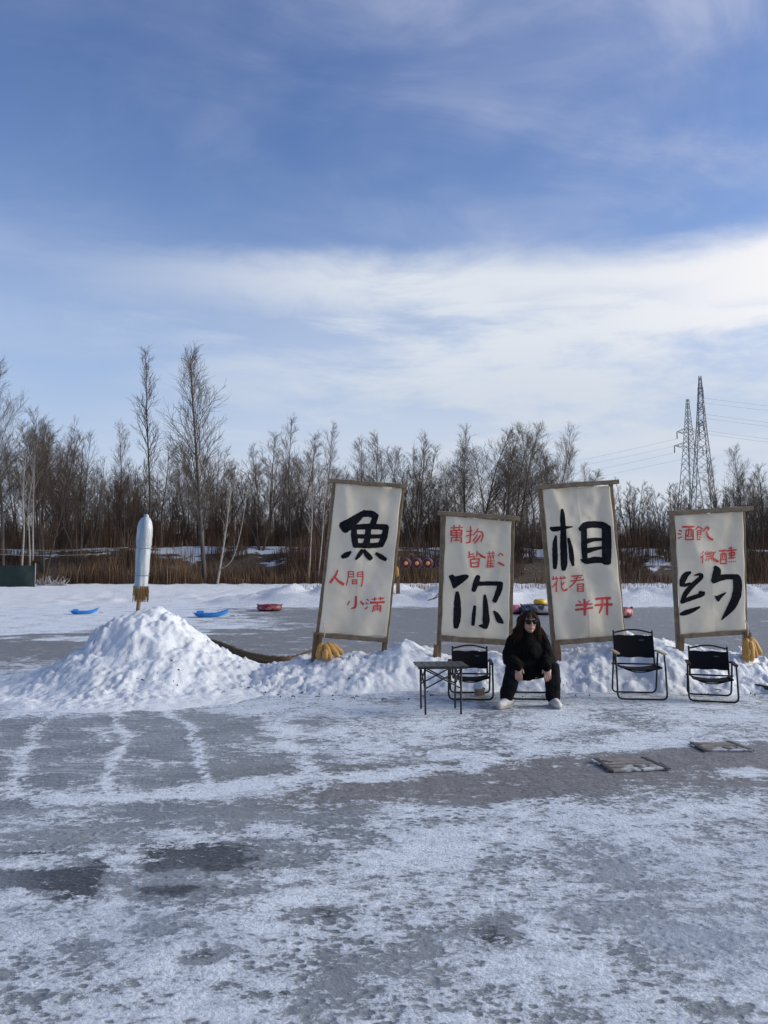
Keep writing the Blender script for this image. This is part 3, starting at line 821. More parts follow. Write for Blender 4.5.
t1 = pylon(700, 376, 190, 50, 3.9, [(.91, 2.4), (.83, 2.2), (.75, 2.0)], R(82), 'taller and nearer steel lattice pylon, right one of the pair above the trees')
t2 = pylon(687.5, 399, 215, 50, 4.0, [(.80, 4.0), (.72, 5.0)], R(20), 'shorter steel lattice pylon with spread crossarms, left one of the pair above the trees')
def wire(p, q, sag, label):
    mb = MB(); p, q = Vector(p), Vector(q)
    mb.tube([p.lerp(q, i/24)-Vector((0, 0, sag*4*(i/24)*(1-i/24))) for i in range(25)], .019, 4); o = mb.build('power_line', WIRE); tag(o, label, 'power line', 'power lines strung from the pylons')
for i, tp in enumerate(t1):
    wire(tp, tp+Vector((170, 28, 4-1.5*(i//2))), 5.0, 'thin power line running right from the taller pylon')
for i, tp in enumerate(t2):
    wire(tp, tp+Vector((-190, 150, -6-1.5*(i//2))), 7, 'thin power line running left from the shorter pylon')

# ---------------------------------------------------------------- banners
def cv(origin, scale, strokes):
    """strokes traced on an enlarged view -> photo pixels"""
    return [[(origin[0]+x/scale, origin[1]+y/scale, w/scale) for x, y, w in s_] for s_ in strokes]
def W(w, *pts): return [(x, y, w) for x, y in pts]
A_ = ((300, 475), 6.982); B_ = ((318, 560), 9.6); C_ = ((436, 515), 9.6); D_ = ((436, 565), 9.6)
E_ = ((540, 500), 9.6); F_ = ((544, 565), 9.6); G_ = ((668, 515), 9.6); H_ = ((668, 560), 9.143)
CH = {}
CH['fish'] = [('black', A_, [
    [(452, 256, 30), (400, 300, 58), (345, 342, 76), (305, 368, 84)], [(440, 270, 45), (495, 272, 48), (528, 290, 46)], [(528, 280, 46), (512, 335, 42), (492, 360, 38)],
    W(40, (358, 366), (480, 360), (604, 364)), [(602, 362, 40), (588, 430, 46), (562, 492, 40)], [(378, 370, 42), (379, 430, 44), (388, 486, 44)],
    W(36, (378, 490), (470, 494), (562, 488)), [(478, 360, 42), (472, 430, 44), (462, 490, 46)], W(30, (382, 428), (470, 430), (582, 428)),
    [(356, 536, 14), (328, 556, 38), (296, 572, 28)], [(436, 526, 26), (412, 562, 28), (390, 588, 16)], [(446, 526, 24), (472, 560, 38), (494, 584, 36)], [(532, 548, 22), (565, 570, 34), (598, 590, 26)]]),
  ('red', B_, [[(190, 98, 14), (168, 148, 22), (118, 216, 26)], [(160, 158, 14), (195, 200, 24), (246, 234, 28)]]),
  ('red', B_, [W(11, (293, 108), (288, 170), (273, 245)), W(10, (293, 112), (342, 112)), W(10, (342, 112), (340, 160)), W(9, (295, 136), (340, 136)), W(10, (292, 162), (340, 162)),
    W(10, (380, 118), (380, 158)), W(10, (380, 118), (430, 112)), W(8, (380, 137), (425, 135)), W(10, (382, 158), (425, 156)), W(12, (430, 112), (430, 190), (418, 255)),
    W(10, (330, 190), (330, 228)), W(10, (330, 190), (375, 190)), W(10, (375, 190), (372, 228)), W(9, (330, 209), (373, 209)), W(10, (330, 228), (373, 228))]),
  ('red', B_, [[(365, 350, 22), (363, 420, 26), (354, 456, 24)], [(354, 456, 20), (322, 466, 12)], [(302, 395, 12), (285, 430, 15)], [(408, 398, 16), (436, 426, 22)]]),
  ('red', B_, [W(12, (468, 376), (486, 388)), W(12, (458, 410), (478, 420)), [(456, 468, 17), (478, 448, 9)], W(21, (502, 408), (636, 404)), W(12, (545, 358), (545, 388)), W(12, (600, 354), (602, 386)),
    W(12, (520, 376), (562, 371)), W(12, (580, 371), (634, 366)), W(13, (536, 440), (525, 495)), W(13, (536, 440), (605, 438)), W(14, (605, 438), (598, 495)), W(13, (570, 408), (568, 480)), W(9, (548, 455), (545, 485)), W(9, (586, 455), (588, 480))])]
CH['you'] = [('red', C_, [W(12, (140, 125), (255, 118)), W(12, (170, 100), (172, 138)), W(12, (225, 98), (222, 136)), W(18, (145, 150), (145, 198)), W(14, (145, 150), (246, 146)), W(18, (246, 146), (241, 196)), W(12, (145, 173), (241, 171)), W(13, (145, 196), (241, 193)),
    W(14, (193, 150), (193, 240)), W(14, (150, 216), (145, 262)), W(12, (150, 216), (242, 213)), W(16, (242, 213), (240, 265)), W(10, (168, 246), (222, 242))]),
  ('red', C_, [W(11, (290, 158), (345, 152)), [(330, 110, 11), (330, 175, 15), (325, 262, 17)], W(14, (325, 262), (290, 268)), W(12, (288, 203), (345, 187)), [(405, 130, 10), (388, 158, 13), (355, 195, 10)], [(385, 165, 10), (430, 160, 13), (449, 195, 17), (430, 256, 13)], W(11, (395, 190), (355, 250)), [(425, 195, 12), (400, 235, 17), (368, 270, 15)]]),
  ('red', C_, [W(13, (318, 350), (318, 408)), W(11, (318, 381), (362, 372)), W(13, (308, 408), (365, 394)), W(12, (394, 350), (390, 398)), [(405, 368, 14), (435, 394, 24), (470, 408, 20)], W(15, (330, 425), (336, 496)), W(13, (330, 426), (412, 420)), W(17, (412, 420), (405, 496)), W(12, (336, 462), (405, 458)), W(14, (334, 498), (406, 495)), W(10, (372, 402), (352, 425))]),
  ('red', C_, [W(10, (488, 372), (562, 365)), W(10, (510, 350), (512, 388)), W(10, (546, 350), (543, 386)), W(9, (495, 395), (560, 390)), W(9, (500, 395), (498, 425)), W(10, (525, 395), (525, 500)), W(9, (550, 393), (552, 425)), W(8, (498, 412), (552, 410)), W(11, (500, 428), (490, 502)), W(9, (493, 445), (560, 440)), W(9, (493, 465), (556, 462)), W(9, (492, 484), (556, 481)), W(11, (488, 500), (557, 497)),
    W(10, (612, 366), (598, 392)), [(608, 370, 9), (624, 374, 12), (642, 388, 14)], [(595, 455, 14), (620, 468, 22), (652, 486, 16)]]),
  ('black', D_, ['P', [(120, 110), (158, 90), (182, 108), (240, 95), (290, 90), (312, 105), (300, 130), (240, 180), (175, 225), (158, 213), (140, 160)], [(203, 262, 34), (205, 330, 60), (205, 450, 74), (198, 540, 68), (190, 598, 44)], [(404, 108, 44), (385, 165, 58), (360, 245, 44)], W(42, (400, 180), (500, 177), (622, 178)), [(618, 172, 50), (604, 240, 58), (560, 348, 44)],
    [(468, 290, 24), (472, 350, 44), (475, 450, 60), (478, 540, 70), (472, 600, 40)], [(410, 580, 14), (460, 585, 52)], [(370, 395, 26), (360, 480, 38), (352, 572, 34)], 'P', [(545, 440), (590, 455), (625, 500), (650, 560), (600, 555), (575, 530)]])]
CH['each'] = [('black', E_, [[(100, 268, 26), (130, 280, 48), (200, 272, 38), (302, 258, 12)], [(208, 92, 26), (210, 150, 46), (215, 300, 52), (220, 450, 62), (225, 600, 68), (222, 668, 44)], [(150, 345, 20), (140, 420, 44), (140, 560, 52), (138, 655, 34)], [(262, 370, 24), (285, 460, 44), (300, 560, 46), (314, 628, 26)],
    [(376, 284, 44), (430, 246, 66), (520, 234, 64), (610, 244, 64), (645, 280, 56)], [(412, 270, 60), (418, 420, 58), (432, 590, 50)], [(636, 262, 86), (640, 400, 92), (636, 600, 84)], [(390, 572, 12), (440, 588, 52), (540, 574, 60), (650, 586, 50)], [(440, 396, 52), (520, 380, 36), (600, 378, 30)], [(440, 492, 54), (520, 470, 38), (600, 456, 26)]]),
  ('red', F_, [W(13, (75, 135), (132, 129)), W(11, (85, 110), (92, 142)), W(10, (115, 108), (118, 138)), W(12, (148, 131), (206, 122)), W(10, (160, 110), (162, 138)), W(10, (190, 108), (192, 134)), [(128, 145, 12), (110, 180, 14), (75, 216, 10)], W(13, (118, 180), (118, 256)), W(12, (195, 165), (165, 202)), [(165, 150, 10), (166, 220, 13)], [(166, 215, 12), (188, 244, 17), (226, 234, 20)]]),
  ('red', F_, [W(14, (265, 108), (370, 100)), W(11, (290, 126), (356, 121)), W(13, (255, 155), (382, 141)), [(322, 105, 10), (300, 160, 15), (248, 216, 12)], W(12, (322, 185), (320, 252)), W(11, (322, 185), (376, 180)), W(14, (376, 180), (370, 254)), W(9, (322, 208), (372, 206)), W(9, (322, 229), (372, 227)), W(10, (320, 251), (370, 250))]),
  ('red', F_, [[(328, 342, 10), (346, 362, 14)], [(428, 338, 10), (404, 362, 13)], [(303, 386, 20), (455, 372, 16)], [(300, 430, 22), (460, 408, 18)], [(380, 328, 20), (385, 400, 26), (380, 478, 24)]]),
  ('red', F_, [[(495, 326, 24), (560, 319, 22), (636, 318, 28)], [(484, 386, 20), (560, 380, 22), (652, 380, 26)], [(560, 322, 22), (556, 400, 24), (530, 462, 18)], [(606, 318, 20), (608, 400, 22), (611, 478, 20)]])]
CH['about'] = [('red', G_, [W(14, (100, 148), (126, 156)), W(14, (93, 180), (120, 186)), [(95, 226, 15), (127, 210, 10)], W(18, (130, 116), (242, 112)), W(12, (165, 146), (160, 236)), W(11, (165, 146), (232, 142)), W(14, (232, 142), (228, 238)), W(11, (187, 118), (186, 180), (170, 204)), W(11, (210, 118), (211, 196)), W(8, (165, 206), (226, 204)), W(13, (160, 237), (228, 236))]),
  ('red', G_, [W(12, (286, 110), (258, 142)), W(12, (286, 112), (328, 136)), W(9, (275, 150), (310, 148)), W(11, (275, 150), (272, 238)), W(9, (310, 148), (308, 192)), W(8, (275, 170), (308, 168)), W(8, (275, 190), (308, 188)), W(11, (268, 238), (302, 234)), W(10, (290, 205), (302, 218)), [(372, 106, 10), (348, 138, 13), (326, 160, 8)], [(356, 130, 10), (386, 124, 14), (374, 152, 10)], [(358, 160, 12), (384, 214, 22), (426, 238, 22)]]),
  ('red', G_, [W(9, (332, 348), (314, 374)), W(11, (331, 384), (303, 412)), W(12, (324, 396), (322, 462)), W(9, (350, 358), (350, 380)), W(9, (370, 345), (371, 380)), W(9, (391, 354), (390, 380)), W(9, (350, 380), (393, 378)), W(9, (354, 400), (396, 396)), W(9, (361, 414), (354, 440)), W(9, (380, 412), (382, 440)), W(10, (415, 350), (404, 386)), W(11, (404, 366), (456, 357)), [(440, 365, 12), (425, 400, 14), (403, 422, 9)], [(410, 388, 12), (430, 420, 24), (482, 448, 22)]]),
  ('red', G_, [W(15, (494, 345), (562, 338)), W(11, (510, 375), (505, 466)), W(11, (510, 375), (562, 371)), W(13, (562, 371), (560, 466)), W(13, (503, 466), (562, 466)), W(9, (528, 345), (525, 420)), W(9, (545, 345), (545, 412)), W(9, (510, 430), (560, 428)), W(13, (612, 308), (588, 326)), W(15, (568, 345), (650, 335)), W(14, (610, 325), (608, 416)), W(14, (590, 365), (636, 360)), W(11, (590, 365), (590, 388)), W(11, (636, 360), (634, 386)), W(14, (588, 388), (634, 385)), W(13, (582, 413), (638, 410)),
    W(9, (584, 447), (590, 453)), W(9, (604, 446), (610, 452)), W(9, (621, 445), (627, 451)), W(9, (640, 444), (646, 450))]),
  ('black', H_, [[(206, 112, 24), (160, 140, 58), (130, 190, 56), (118, 222, 36)], [(112, 226, 34), (160, 228, 34), (205, 212, 18)], [(244, 140, 12), (280, 132, 26), (302, 142, 38), (290, 170, 42), (220, 232, 46), (155, 310, 46), (128, 380, 38)], [(118, 384, 36), (200, 352, 42), (300, 318, 40)], [(282, 296, 30), (318, 308, 44)], [(108, 496, 22), (150, 484, 46), (220, 458, 40), (284, 428, 16)],
    [(428, 62, 34), (446, 100, 74), (430, 140, 64), (412, 195, 50)], [(402, 192, 50), (480, 162, 56), (560, 152, 46), (630, 160, 62)], [(625, 158, 70), (630, 230, 88), (618, 330, 84), (570, 440, 66), (494, 546, 12)], 'P', [(413, 325), (440, 325), (525, 293), (482, 345), (456, 380), (430, 360)]])]

def wrinkle(u, v, seed, amp):
    """cloth relief over the banner, u across, v down, both 0..1"""
    k = 1-np.abs(2*u-1)**4
    d1 = np.sin((u*1.7+v*3.1)*3.3+seed)*.5+np.sin((u*4.2-v*5.0)*2.2+seed*2.1)*.35
    f = fbm(u*3+seed, v*6, 3, 11+seed)-.5
    drape = np.exp(-((u-.12-.55*v)/.10)**2)*np.exp(-v*2.2)-.8*np.exp(-((u-.88+.35*v)/.09)**2)*np.exp(-v*2.0)
    low = np.sin((u*1.0+v*.6)*11+seed)*sstep(.55, 1., v)
    seam = np.exp(-((u-.5)/.010)**2)*.10
    return amp*k*(d1*.7+f*1.6+drape*1.5+low*.55+seam)
def banner(key, Y, quad, label, seed, amp, rails, posts, stakes):
    """quad: cloth corners TL TR BR BL as seen; all in one upright plane at depth Y"""
    base = at((quad[2][0]+quad[3][0])/2, 680, Y); base.z = 0
    o = empty('banner', base)
    P4 = [at(x, y, Y)-base for x, y in quad]
    def surf(u, v): return P4[0]*((1-u)*(1-v))+P4[1]*(u*(1-v))+P4[2]*(u*v)+P4[3]*((1-u)*v)
    nu, nv = 70, 130
    us = np.linspace(0, 1, nu+1); vs_ = np.linspace(0, 1, nv+1); U, V = np.meshgrid(us, vs_)
    Dp = wrinkle(U, V, seed, amp)
    eu = .004*np.sin(V*23+seed)*(np.exp(-(U/.05)**2)+np.exp(-((1-U)/.05)**2))
    p4 = np.array([list(p) for p in P4])
    Us = U+eu
    XYZ = (p4[0]*((1-Us)*(1-V))[..., None]+p4[1]*(Us*(1-V))[..., None]+p4[2]*(Us*V)[..., None]+p4[3]*((1-Us)*V)[..., None])
    XYZ[..., 1] -= Dp+.012
    idx = np.arange((nu+1)*(nv+1)).reshape(nv+1, nu+1)
    q = np.stack([idx[:-1, :-1], idx[1:, :-1], idx[1:, 1:], idx[:-1, 1:]], -1).reshape(-1, 4)
    bk = XYZ.copy(); bk[..., 1] += .004
    nn = (nu+1)*(nv+1); rim = list(idx[0])+list(idx[1:, -1])+list(idx[-1, -2::-1])+list(idx[-2:0:-1, 0])
    faces = q.tolist()+[[i+nn for i in reversed(f)] for f in q.tolist()]+[[rim[i], rim[(i+1) % len(rim)], rim[(i+1) % len(rim)]+nn, rim[i]+nn] for i in range(len(rim))]
    mb = MB(); mb.add(np.concatenate([XYZ.reshape(-1, 3), bk.reshape(-1, 3)]), faces, True)
    cl = mb.build('cloth', CLOTH, o)
    # painted characters follow the relief of the cloth
    M2 = np.linalg.inv(np.array([[P4[1].x-P4[0].x, P4[3].x-P4[0].x], [P4[1].z-P4[0].z, P4[3].z-P4[0].z]]))
    def onto(px, py, lift):
        w = at(px, py, Y)-base
        u, v = .5, .5
        for _ in range(6):      # invert the bilinear patch
            s_ = surf(u, v); r_ = np.array([w.x-s_.x, w.z-s_.z]); du, dv = M2 @ r_; u += du; v += dv
        d = float(wrinkle(np.array(u), np.array(v), seed, amp))
        return Vector((w.x, w.y-d-.012-lift, w.z))
    rg = random.Random(seed)
    for col, (org, sc), strokes in CH[key]:
        mb = MB(); poly = False; si = 0
        for s_ in strokes:
            if s_ == 'P': poly = True; continue
            si += 1; lift = .0018+.0005*si
            if poly:
                poly = False
                pp = catmull([s_[-1]]+s_+[s_[0]], 4)[4:]
                c = np.mean(pp, 0); vs2 = [onto(org[0]+c[0]/sc, org[1]+c[1]/sc, lift)]; fs = []
                rings = 4
                for k in range(1, rings+1):
                    for p in pp:
                        e_ = c+(np.array(p)-c)*k/rings; vs2.append(onto(org[0]+e_[0]/sc, org[1]+e_[1]/sc, lift))
                m = len(pp)
                for i in range(m): fs.append((0, 1+(i+1) % m, 1+i))
                for k in range(rings-1):
                    for i in range(m): a0 = 1+k*m; b0 = a0+m; fs.append((a0+i, a0+(i+1) % m, b0+(i+1) % m, b0+i))
                mb.add(vs2, fs, True); continue
            pts = catmull(s_, 7)
            # rounded brush ends
            def ext(p, q, k):
                d = np.array(p[:2])-np.array(q[:2]); d = d/(np.hypot(*d)+1e-9)
                return [np.array([*(np.array(p[:2])+d*p[2]*t), p[2]*w]) for t, w in ((.10, .92), (.20, .74), (.27, .42))]
            pts = ext(pts[0], pts[1], 0)[::-1]+pts+ext(pts[-1], pts[-2], 1)
            vs2, fs = [], []; nw = 4
            for i, p in enumerate(pts):
                a_ = pts[max(i-1, 0)]; b_ = pts[min(i+1, len(pts)-1)]
                d = np.array(b_[:2])-np.array(a_[:2]); d = d/(np.hypot(*d)+1e-9); n_ = np.array([-d[1], d[0]])
                w = max(p[2], 2.)*(1+rg.uniform(-.05, .05)); w2 = w*(1+rg.uniform(-.04, .04))
                for k in range(nw+1):
                    f = k/nw-.5; e_ = np.array(p[:2])+n_*f*(w if f < 0 else w2)
                    vs2.append(onto(org[0]+e_[0]/sc, org[1]+e_[1]/sc, lift))
            for i in range(len(pts)-1):
                for k in range(nw): b0 = i*(nw+1)+k; fs.append((b0, b0+1, b0+nw+2, b0+nw+1))
            mb.add(vs2, fs, True)
        mb.build('painted_character', INK if col == 'black' else RED, cl)
    k = seed*10
    for nm, (p, q, w) in rails:
        k += 1; mb = MB(); mb.bar(at(*p, Y)-base+Vector((0, -.03 if nm == 'top_rail' else -.01, 0)), at(*q, Y)-base+Vector((0, -.03 if nm == 'top_rail' else -.01, 0)), w, .05, jit=.12, seed=k, seg=10); mb.build(nm, WOOD, o)
    for (p, q, w) in posts:
        k += 1; mb = MB(); a_ = at(*p, Y)-base; b_ = at(*q, Y)-base
        dn = (b_-a_).normalized(); b_ = a_+dn*((a_.z+.15)/-dn.z)      # runs down into the snow
        mb.bar(a_+Vector((0, .055, 0)), b_+Vector((0, .055, 0)), w, .06, jit=.10, seed=k, seg=10); mb.build('post', WOOD, o)
    for (p, q, w, dy) in stakes:
        k += 1; mb = MB(); a_ = at(*p, Y)-base; b_ = at(*q, Y)-base
        dn = (b_-a_).normalized(); b_ = a_+dn*((a_.z+.15)/-dn.z)
        mb.bar(a_+Vector((0, dy, 0)), b_+Vector((0, dy, 0)), w, .07, jit=.10, seed=k, seg=6); mb.build('stake', STAKE, o)
    tag(o, label, 'banner', 'tall framed calligraphy banners')
    return o, base
banner('fish', 10.0, [(336.3, 484), (401.5, 488.5), (386.5, 637), (319.3, 633)], 'tall banner leaning right, black fish character above red writing, first from the left', 1, .026,
       [('top_rail', ((329, 480.8), (407, 486.6), .055)), ('bottom_rail', ((317, 634.8), (388, 640.2), .062))],
       [((334.5, 481), (314.5, 662), .048), ((403, 486), (384.5, 655), .048)], [((316, 632), (313.5, 663), .055, -.02), ((321, 634), (319, 663), .045, -.045), ((385, 640), (383.5, 655), .06, .11)])
banner('you', 9.95, [(446.0, 516), (511, 521.5), (508.5, 640), (441.2, 636)], 'shortest banner, red writing over a black character, behind the small table', 2, .020,
       [('top_rail', ((437.5, 513.2), (519.5, 518.8), .058)), ('bottom_rail', ((439.5, 637.8), (511, 642.6), .070))],
       [((443.5, 515), (438.5, 668), .058), ((513.2, 519), (510.5, 668), .050)], [((436.5, 645), (434.5, 668), .06, .02)])
banner('each', 9.9, [(542.8, 489.5), (609.5, 485.8), (624.5, 636), (555.5, 641)], 'tallest banner leaning left, large black character above red writing, right of the seated person', 3, .042,
       [('top_rail', ((534, 487.8), (618, 482), .058)), ('bottom_rail', ((554, 642.5), (630, 637.2), .066))],
       [((541, 488), (556.5, 668), .052), ((612, 484), (627, 668), .046)], [((556, 642), (558.5, 668), .07, -.045)])
banner('about', 9.9, [(674.5, 515.5), (742.5, 511.5), (745.5, 629.5), (680.2, 634.5)], 'rightmost banner, red writing above a flowing black character, corn on its right post', 4, .020,
       [('top_rail', ((667, 513.2), (752, 508.5), .055)), ('bottom_rail', ((679, 636.5), (748.5, 631.6), .055))],
       [((672.8, 514), (681, 668), .050), ((744.5, 510), (747.5, 668), .046)], [((680, 636), (678.5, 660), .07, -.045), ((746, 632), (747, 668), .065, -.045)])

# ---------------------------------------------------------------- corn bundles
def cob(p, d, L_, r_):
    d = Vector(d).normalized(); m = d.to_track_quat('Z', 'Y').to_matrix()
    mb = MB(); prof = [(.15, 0), (.55, .05), (.9, .16), (1, .35), (.97, .6), (.85, .8), (.6, .93), (.25, 1)]
    rings, n = [], 12
    mb.lathe([(r_*(a_+.05*((i % 2)*2-1)), L_*z) for i, (a_, z) in enumerate(prof)], n, p, m)
    return mb
def corn_bundle(anchor, cobs, label):
    o = empty('corn_bundle', anchor)
    for (dx_, dy_, dz_, ax, L_, r_) in cobs: cob((dx_, dy_, dz_), ax, L_, r_).build('corn_cob', CORN, o)
    mb = MB(); mb.tube([(0, 0, .03), (.012, .01, .12), (-.01, .03, .22)], .007, 5); mb.build('twine', TWINE, o)
    tag(o, label, 'corn', 'bundles of dried corn on the banner posts')
pc = at(324, 641, 9.84)
corn_bundle(pc, [(-.02, 0, -.02, (-.07, -.05, -.25), .22, .045), (.015, -.03, -.03, (.10, -.05, -.25), .22, .043), (.04, .0, -.02, (.20, -.04, -.24), .235, .045), (.02, -.07, -.09, (.01, -.03, -.2), .14, .042), (.07, .03, -.03, (.28, 0, -.22), .22, .042)], 'bundle of orange corn cobs on the snow at the left foot of the first banner')
pc = at(748, 638, 9.78)
corn_bundle(pc, [(-.02, -.01, .0, (-.06, -.05, -.3), .28, .048), (.01, -.03, -.03, (-.01, -.06, -.3), .26, .046), (.02, .0, .0, (.08, -.03, -.3), .26, .045), (.03, .01, .01, (.17, -.02, -.3), .26, .045), (-.03, -.06, -.10, (-.04, -.03, -.3), .2, .036)], 'bundle of yellow dried corn cobs hanging on the right post of the rightmost banner')

# ---------------------------------------------------------------- folding chairs
def make_chair(label, loc, rz, w=.52, seat_z=.30, back_z=.62, wood=False, depth=.46):
    """folding camp chair: two crossing tube loops, sling seat, fabric back"""
    o = empty('folding_chair', loc, rz); hw = w/2; r_ = .0105
    ix = hw-.018
    yb = depth*.5; yf = -depth*.5; arm = seat_z+.15
    # front loop: armrest rear down to front bottom ; rear loop: armrest front down to rear bottom
    mb = MB(); mb.tube(rounded([(-hw, yf+.11, arm-.01), (-hw, yf+.06, seat_z), (-hw, yf, r_), (hw, yf, r_), (hw, yf+.06, seat_z), (hw, yf+.11, arm-.01)], .06), r_, 8); mb.build('front_leg_loop', BLACKMETAL, o)
    mb = MB(); mb.tube(rounded([(-ix, yb-.14, arm-.02), (-ix, yb-.10, seat_z), (-ix, yb, r_), (ix, yb, r_), (ix, yb-.10, seat_z), (ix, yb-.14, arm-.02)], .06), r_, 8); mb.build('rear_leg_loop', BLACKMETAL, o)
    # back frame: two uprights and an arched top tube
    lean = .10; bx_ = hw-.045
    pts = [(-bx_, yb-.08, seat_z-.02), (-bx_, yb-.08+lean, back_z-.03)]
    mb = MB()
    for s_ in (-1, 1):
        mb.tube([(s_*bx_, yb-.09, seat_z-.02), (s_*bx_, yb-.09+lean, back_z)], r_, 8)
    mb.tube([(bx_*t, yb-.09+lean*.97, back_z-.025+.035*(1-t*t)**1.5 if abs(t) < 1 else back_z-.025) for t in np.linspace(-1, 1, 15)], r_*.9, 8)
    mb.build('back_frame', BLACKMETAL, o)
    # fabric back with slight belly
    z0, z1 = seat_z+(back_z-seat_z)*.18, back_z-.055; nu_ = 14; vs_, fs = [], []
    def yy(z): return yb-.09+lean*(z-seat_z)/(back_z-seat_z)
    for side in (0, 1):
        for j in range(8):
            z = z0+(z1-z0)*j/7
            for i in range(nu_+1):
                t = 2*i/nu_-1; vs_.append((t*(bx_+.006), yy(z)+.025*(1-t*t)-(.013 if side == 0 else .005), z+.004*math.sin(t*7)*(j in (0, 7))))
    k = nu_+1
    for j in range(7):
        for i in range(nu_):
            a_ = j*k+i; fs.append((a_, a_+1, a_+k+1, a_+k)); b_ = 8*k+a_; fs.append((b_, b_+k, b_+k+1, b_+1))
    mb = MB(); mb.add(vs_, fs, True); bk = mb.build('backrest', BLACKFAB, o)
    mb = MB(); mb.box((bx_*.42, yy(z1-.05)-.001+.018-.013, z1-.055), (.05, .003, .014), bev=.001); mb.build('printed_patch', GREYPRINT, bk)
    # sling seat, sagging, and its curved front bar
    vs_, fs = [], []; sx = hw-.05
    for side in (0, 1):
        for j in range(7):
            y = yf+.02+(yb-.11-yf)*j/6
            for i in range(nu_+1):
                t = 2*i/nu_-1; vs_.append((t*sx, y, seat_z-.028*(1-t*t)-.012*j/6-.012*side))
    for j in range(6):
        for i in range(nu_):
            a_ = j*k+i; fs.append((a_, a_+1, a_+k+1, a_+k)); b_ = 7*k+a_; fs.append((b_, b_+k, b_+k+1, b_+1))
    mb = MB(); mb.add(vs_, fs, True); mb.build('seat', BLACKFAB, o)
    mb = MB()
    for s_ in (-1, 1): mb.tube([(s_*sx, yf+.01, seat_z), (s_*sx, yb-.08, seat_z-.01)], r_, 8)
    mb.tube([(sx*.85*t, yf+.10, seat_z-.018-.045*(1-t*t)) for t in np.linspace(-1, 1, 13)], .007, 6)
    mb.tube([(-hw, yb-.09, seat_z-.005), (hw, yb-.09, seat_z-.005)], r_*.9, 8)
    mb.build('seat_frame', BLACKMETAL, o)
    for s_ in (-1, 1):
        mb = MB(); mb.box((s_*(hw-.012), (yf+yb)/2-.02, arm), (.042, depth*.84, .020), bev=.006); mb.build('armrest', ARMWOOD if wood else BLACKMETAL, o)
        mb = MB(); mb.tube([(s_*bx_, yb-.06, arm-.01), (s_*(hw-.012), yb-.09, arm)], .008, 6); mb.build('arm_bracket', BLACKMETAL, o)
    tag(o, label, 'chair', 'black folding camp chairs on the ice')
    return o
def on_ice(px, py): p = ground(px, py); return p
c = on_ice(470, 697.5); make_chair('low black folding chair behind the small dark table', (c.x+.005, c.y, .008), R(-5), .49, .245, .545)
c = on_ice(531, 697); make_chair('black folding chair under the person in sunglasses', (c.x, c.y-.02, .008), R(-3), .50, .28, .48)
c = on_ice(637, 697.3); make_chair('taller black folding chair with pale wooden armrests, empty, in front of the third banner', (c.x+.015, c.y, .008), R(-7), .53, .355, .725, True, .48)
c = on_ice(711.5, 699.8); make_chair('low empty black folding chair in front of the rightmost banner', (c.x, c.y, .008), R(-17), .50, .25, .56)

# ---------------------------------------------------------------- table
def make_table():
    pf, pr = on_ice(442.5, 715), on_ice(437, 709)
    o = empty('folding_table', ((pf.x+pr.x)/2+.01, (pf.y+pr.y)/2, .006), R(5))
    H, w, d = .475, .52, .40
    tp = MB(); 
    for i in range(7):
        x = -w/2+w*(i+.5)/7; tp.box((x, 0, H), (w/7-.006, d, .014), bev=.003)
    for y in (-d/2+.05, d/2-.05): tp.box((0, y, H-.018), (w-.02, .022, .016), bev=.002)
    tp.build('slatted_top', SLAT, o)
    ft = []
    lx, ly = w/2-.075, d/2-.035
    for sx in (-1, 1):
        for sy in (-1, 1):
            mb = MB(); mb.tube([(sx*lx, sy*ly, H-.02), (sx*(lx-.005), sy*ly, .02), (sx*(lx-.005), sy*ly, 0)], .0105, 8); mb.build('leg', BLACKMETAL, o)
    mb = MB()
    for sy in (-1, 1):
        mb.tube([(-lx, sy*ly, H-.03), (lx, sy*ly, H-.22)], .007, 6); mb.tube([(lx, sy*ly, H-.03), (-lx, sy*ly, H-.22)], .007, 6)
    for sx in (-1, 1):
        mb.tube([(sx*lx, -ly, H-.03), (sx*lx, ly, H-.22)], .007, 6); mb.tube([(sx*lx, ly, H-.03), (sx*lx, -ly, H-.22)], .007, 6)
    mb.build('cross_brace', BLACKMETAL, o)
    tag(o, 'small dark slatted folding table with crossed braces standing on the ice', 'table')
make_table()

# wooden block under the left chair
p = on_ice(480, 696.5)
mb = MB(); mb.box((0, 0, .035), (.10, .07, .066), Matrix.Rotation(R(20), 3, 'Z'), .010); b = mb.build('wooden_block', make_wood('old block', (.14, .10, .07), (.22, .17, .12))); b.location = (p.x, p.y+.05, .006)
tag(b, 'small brown block lying on the ice under the low chair beside the table', 'block')

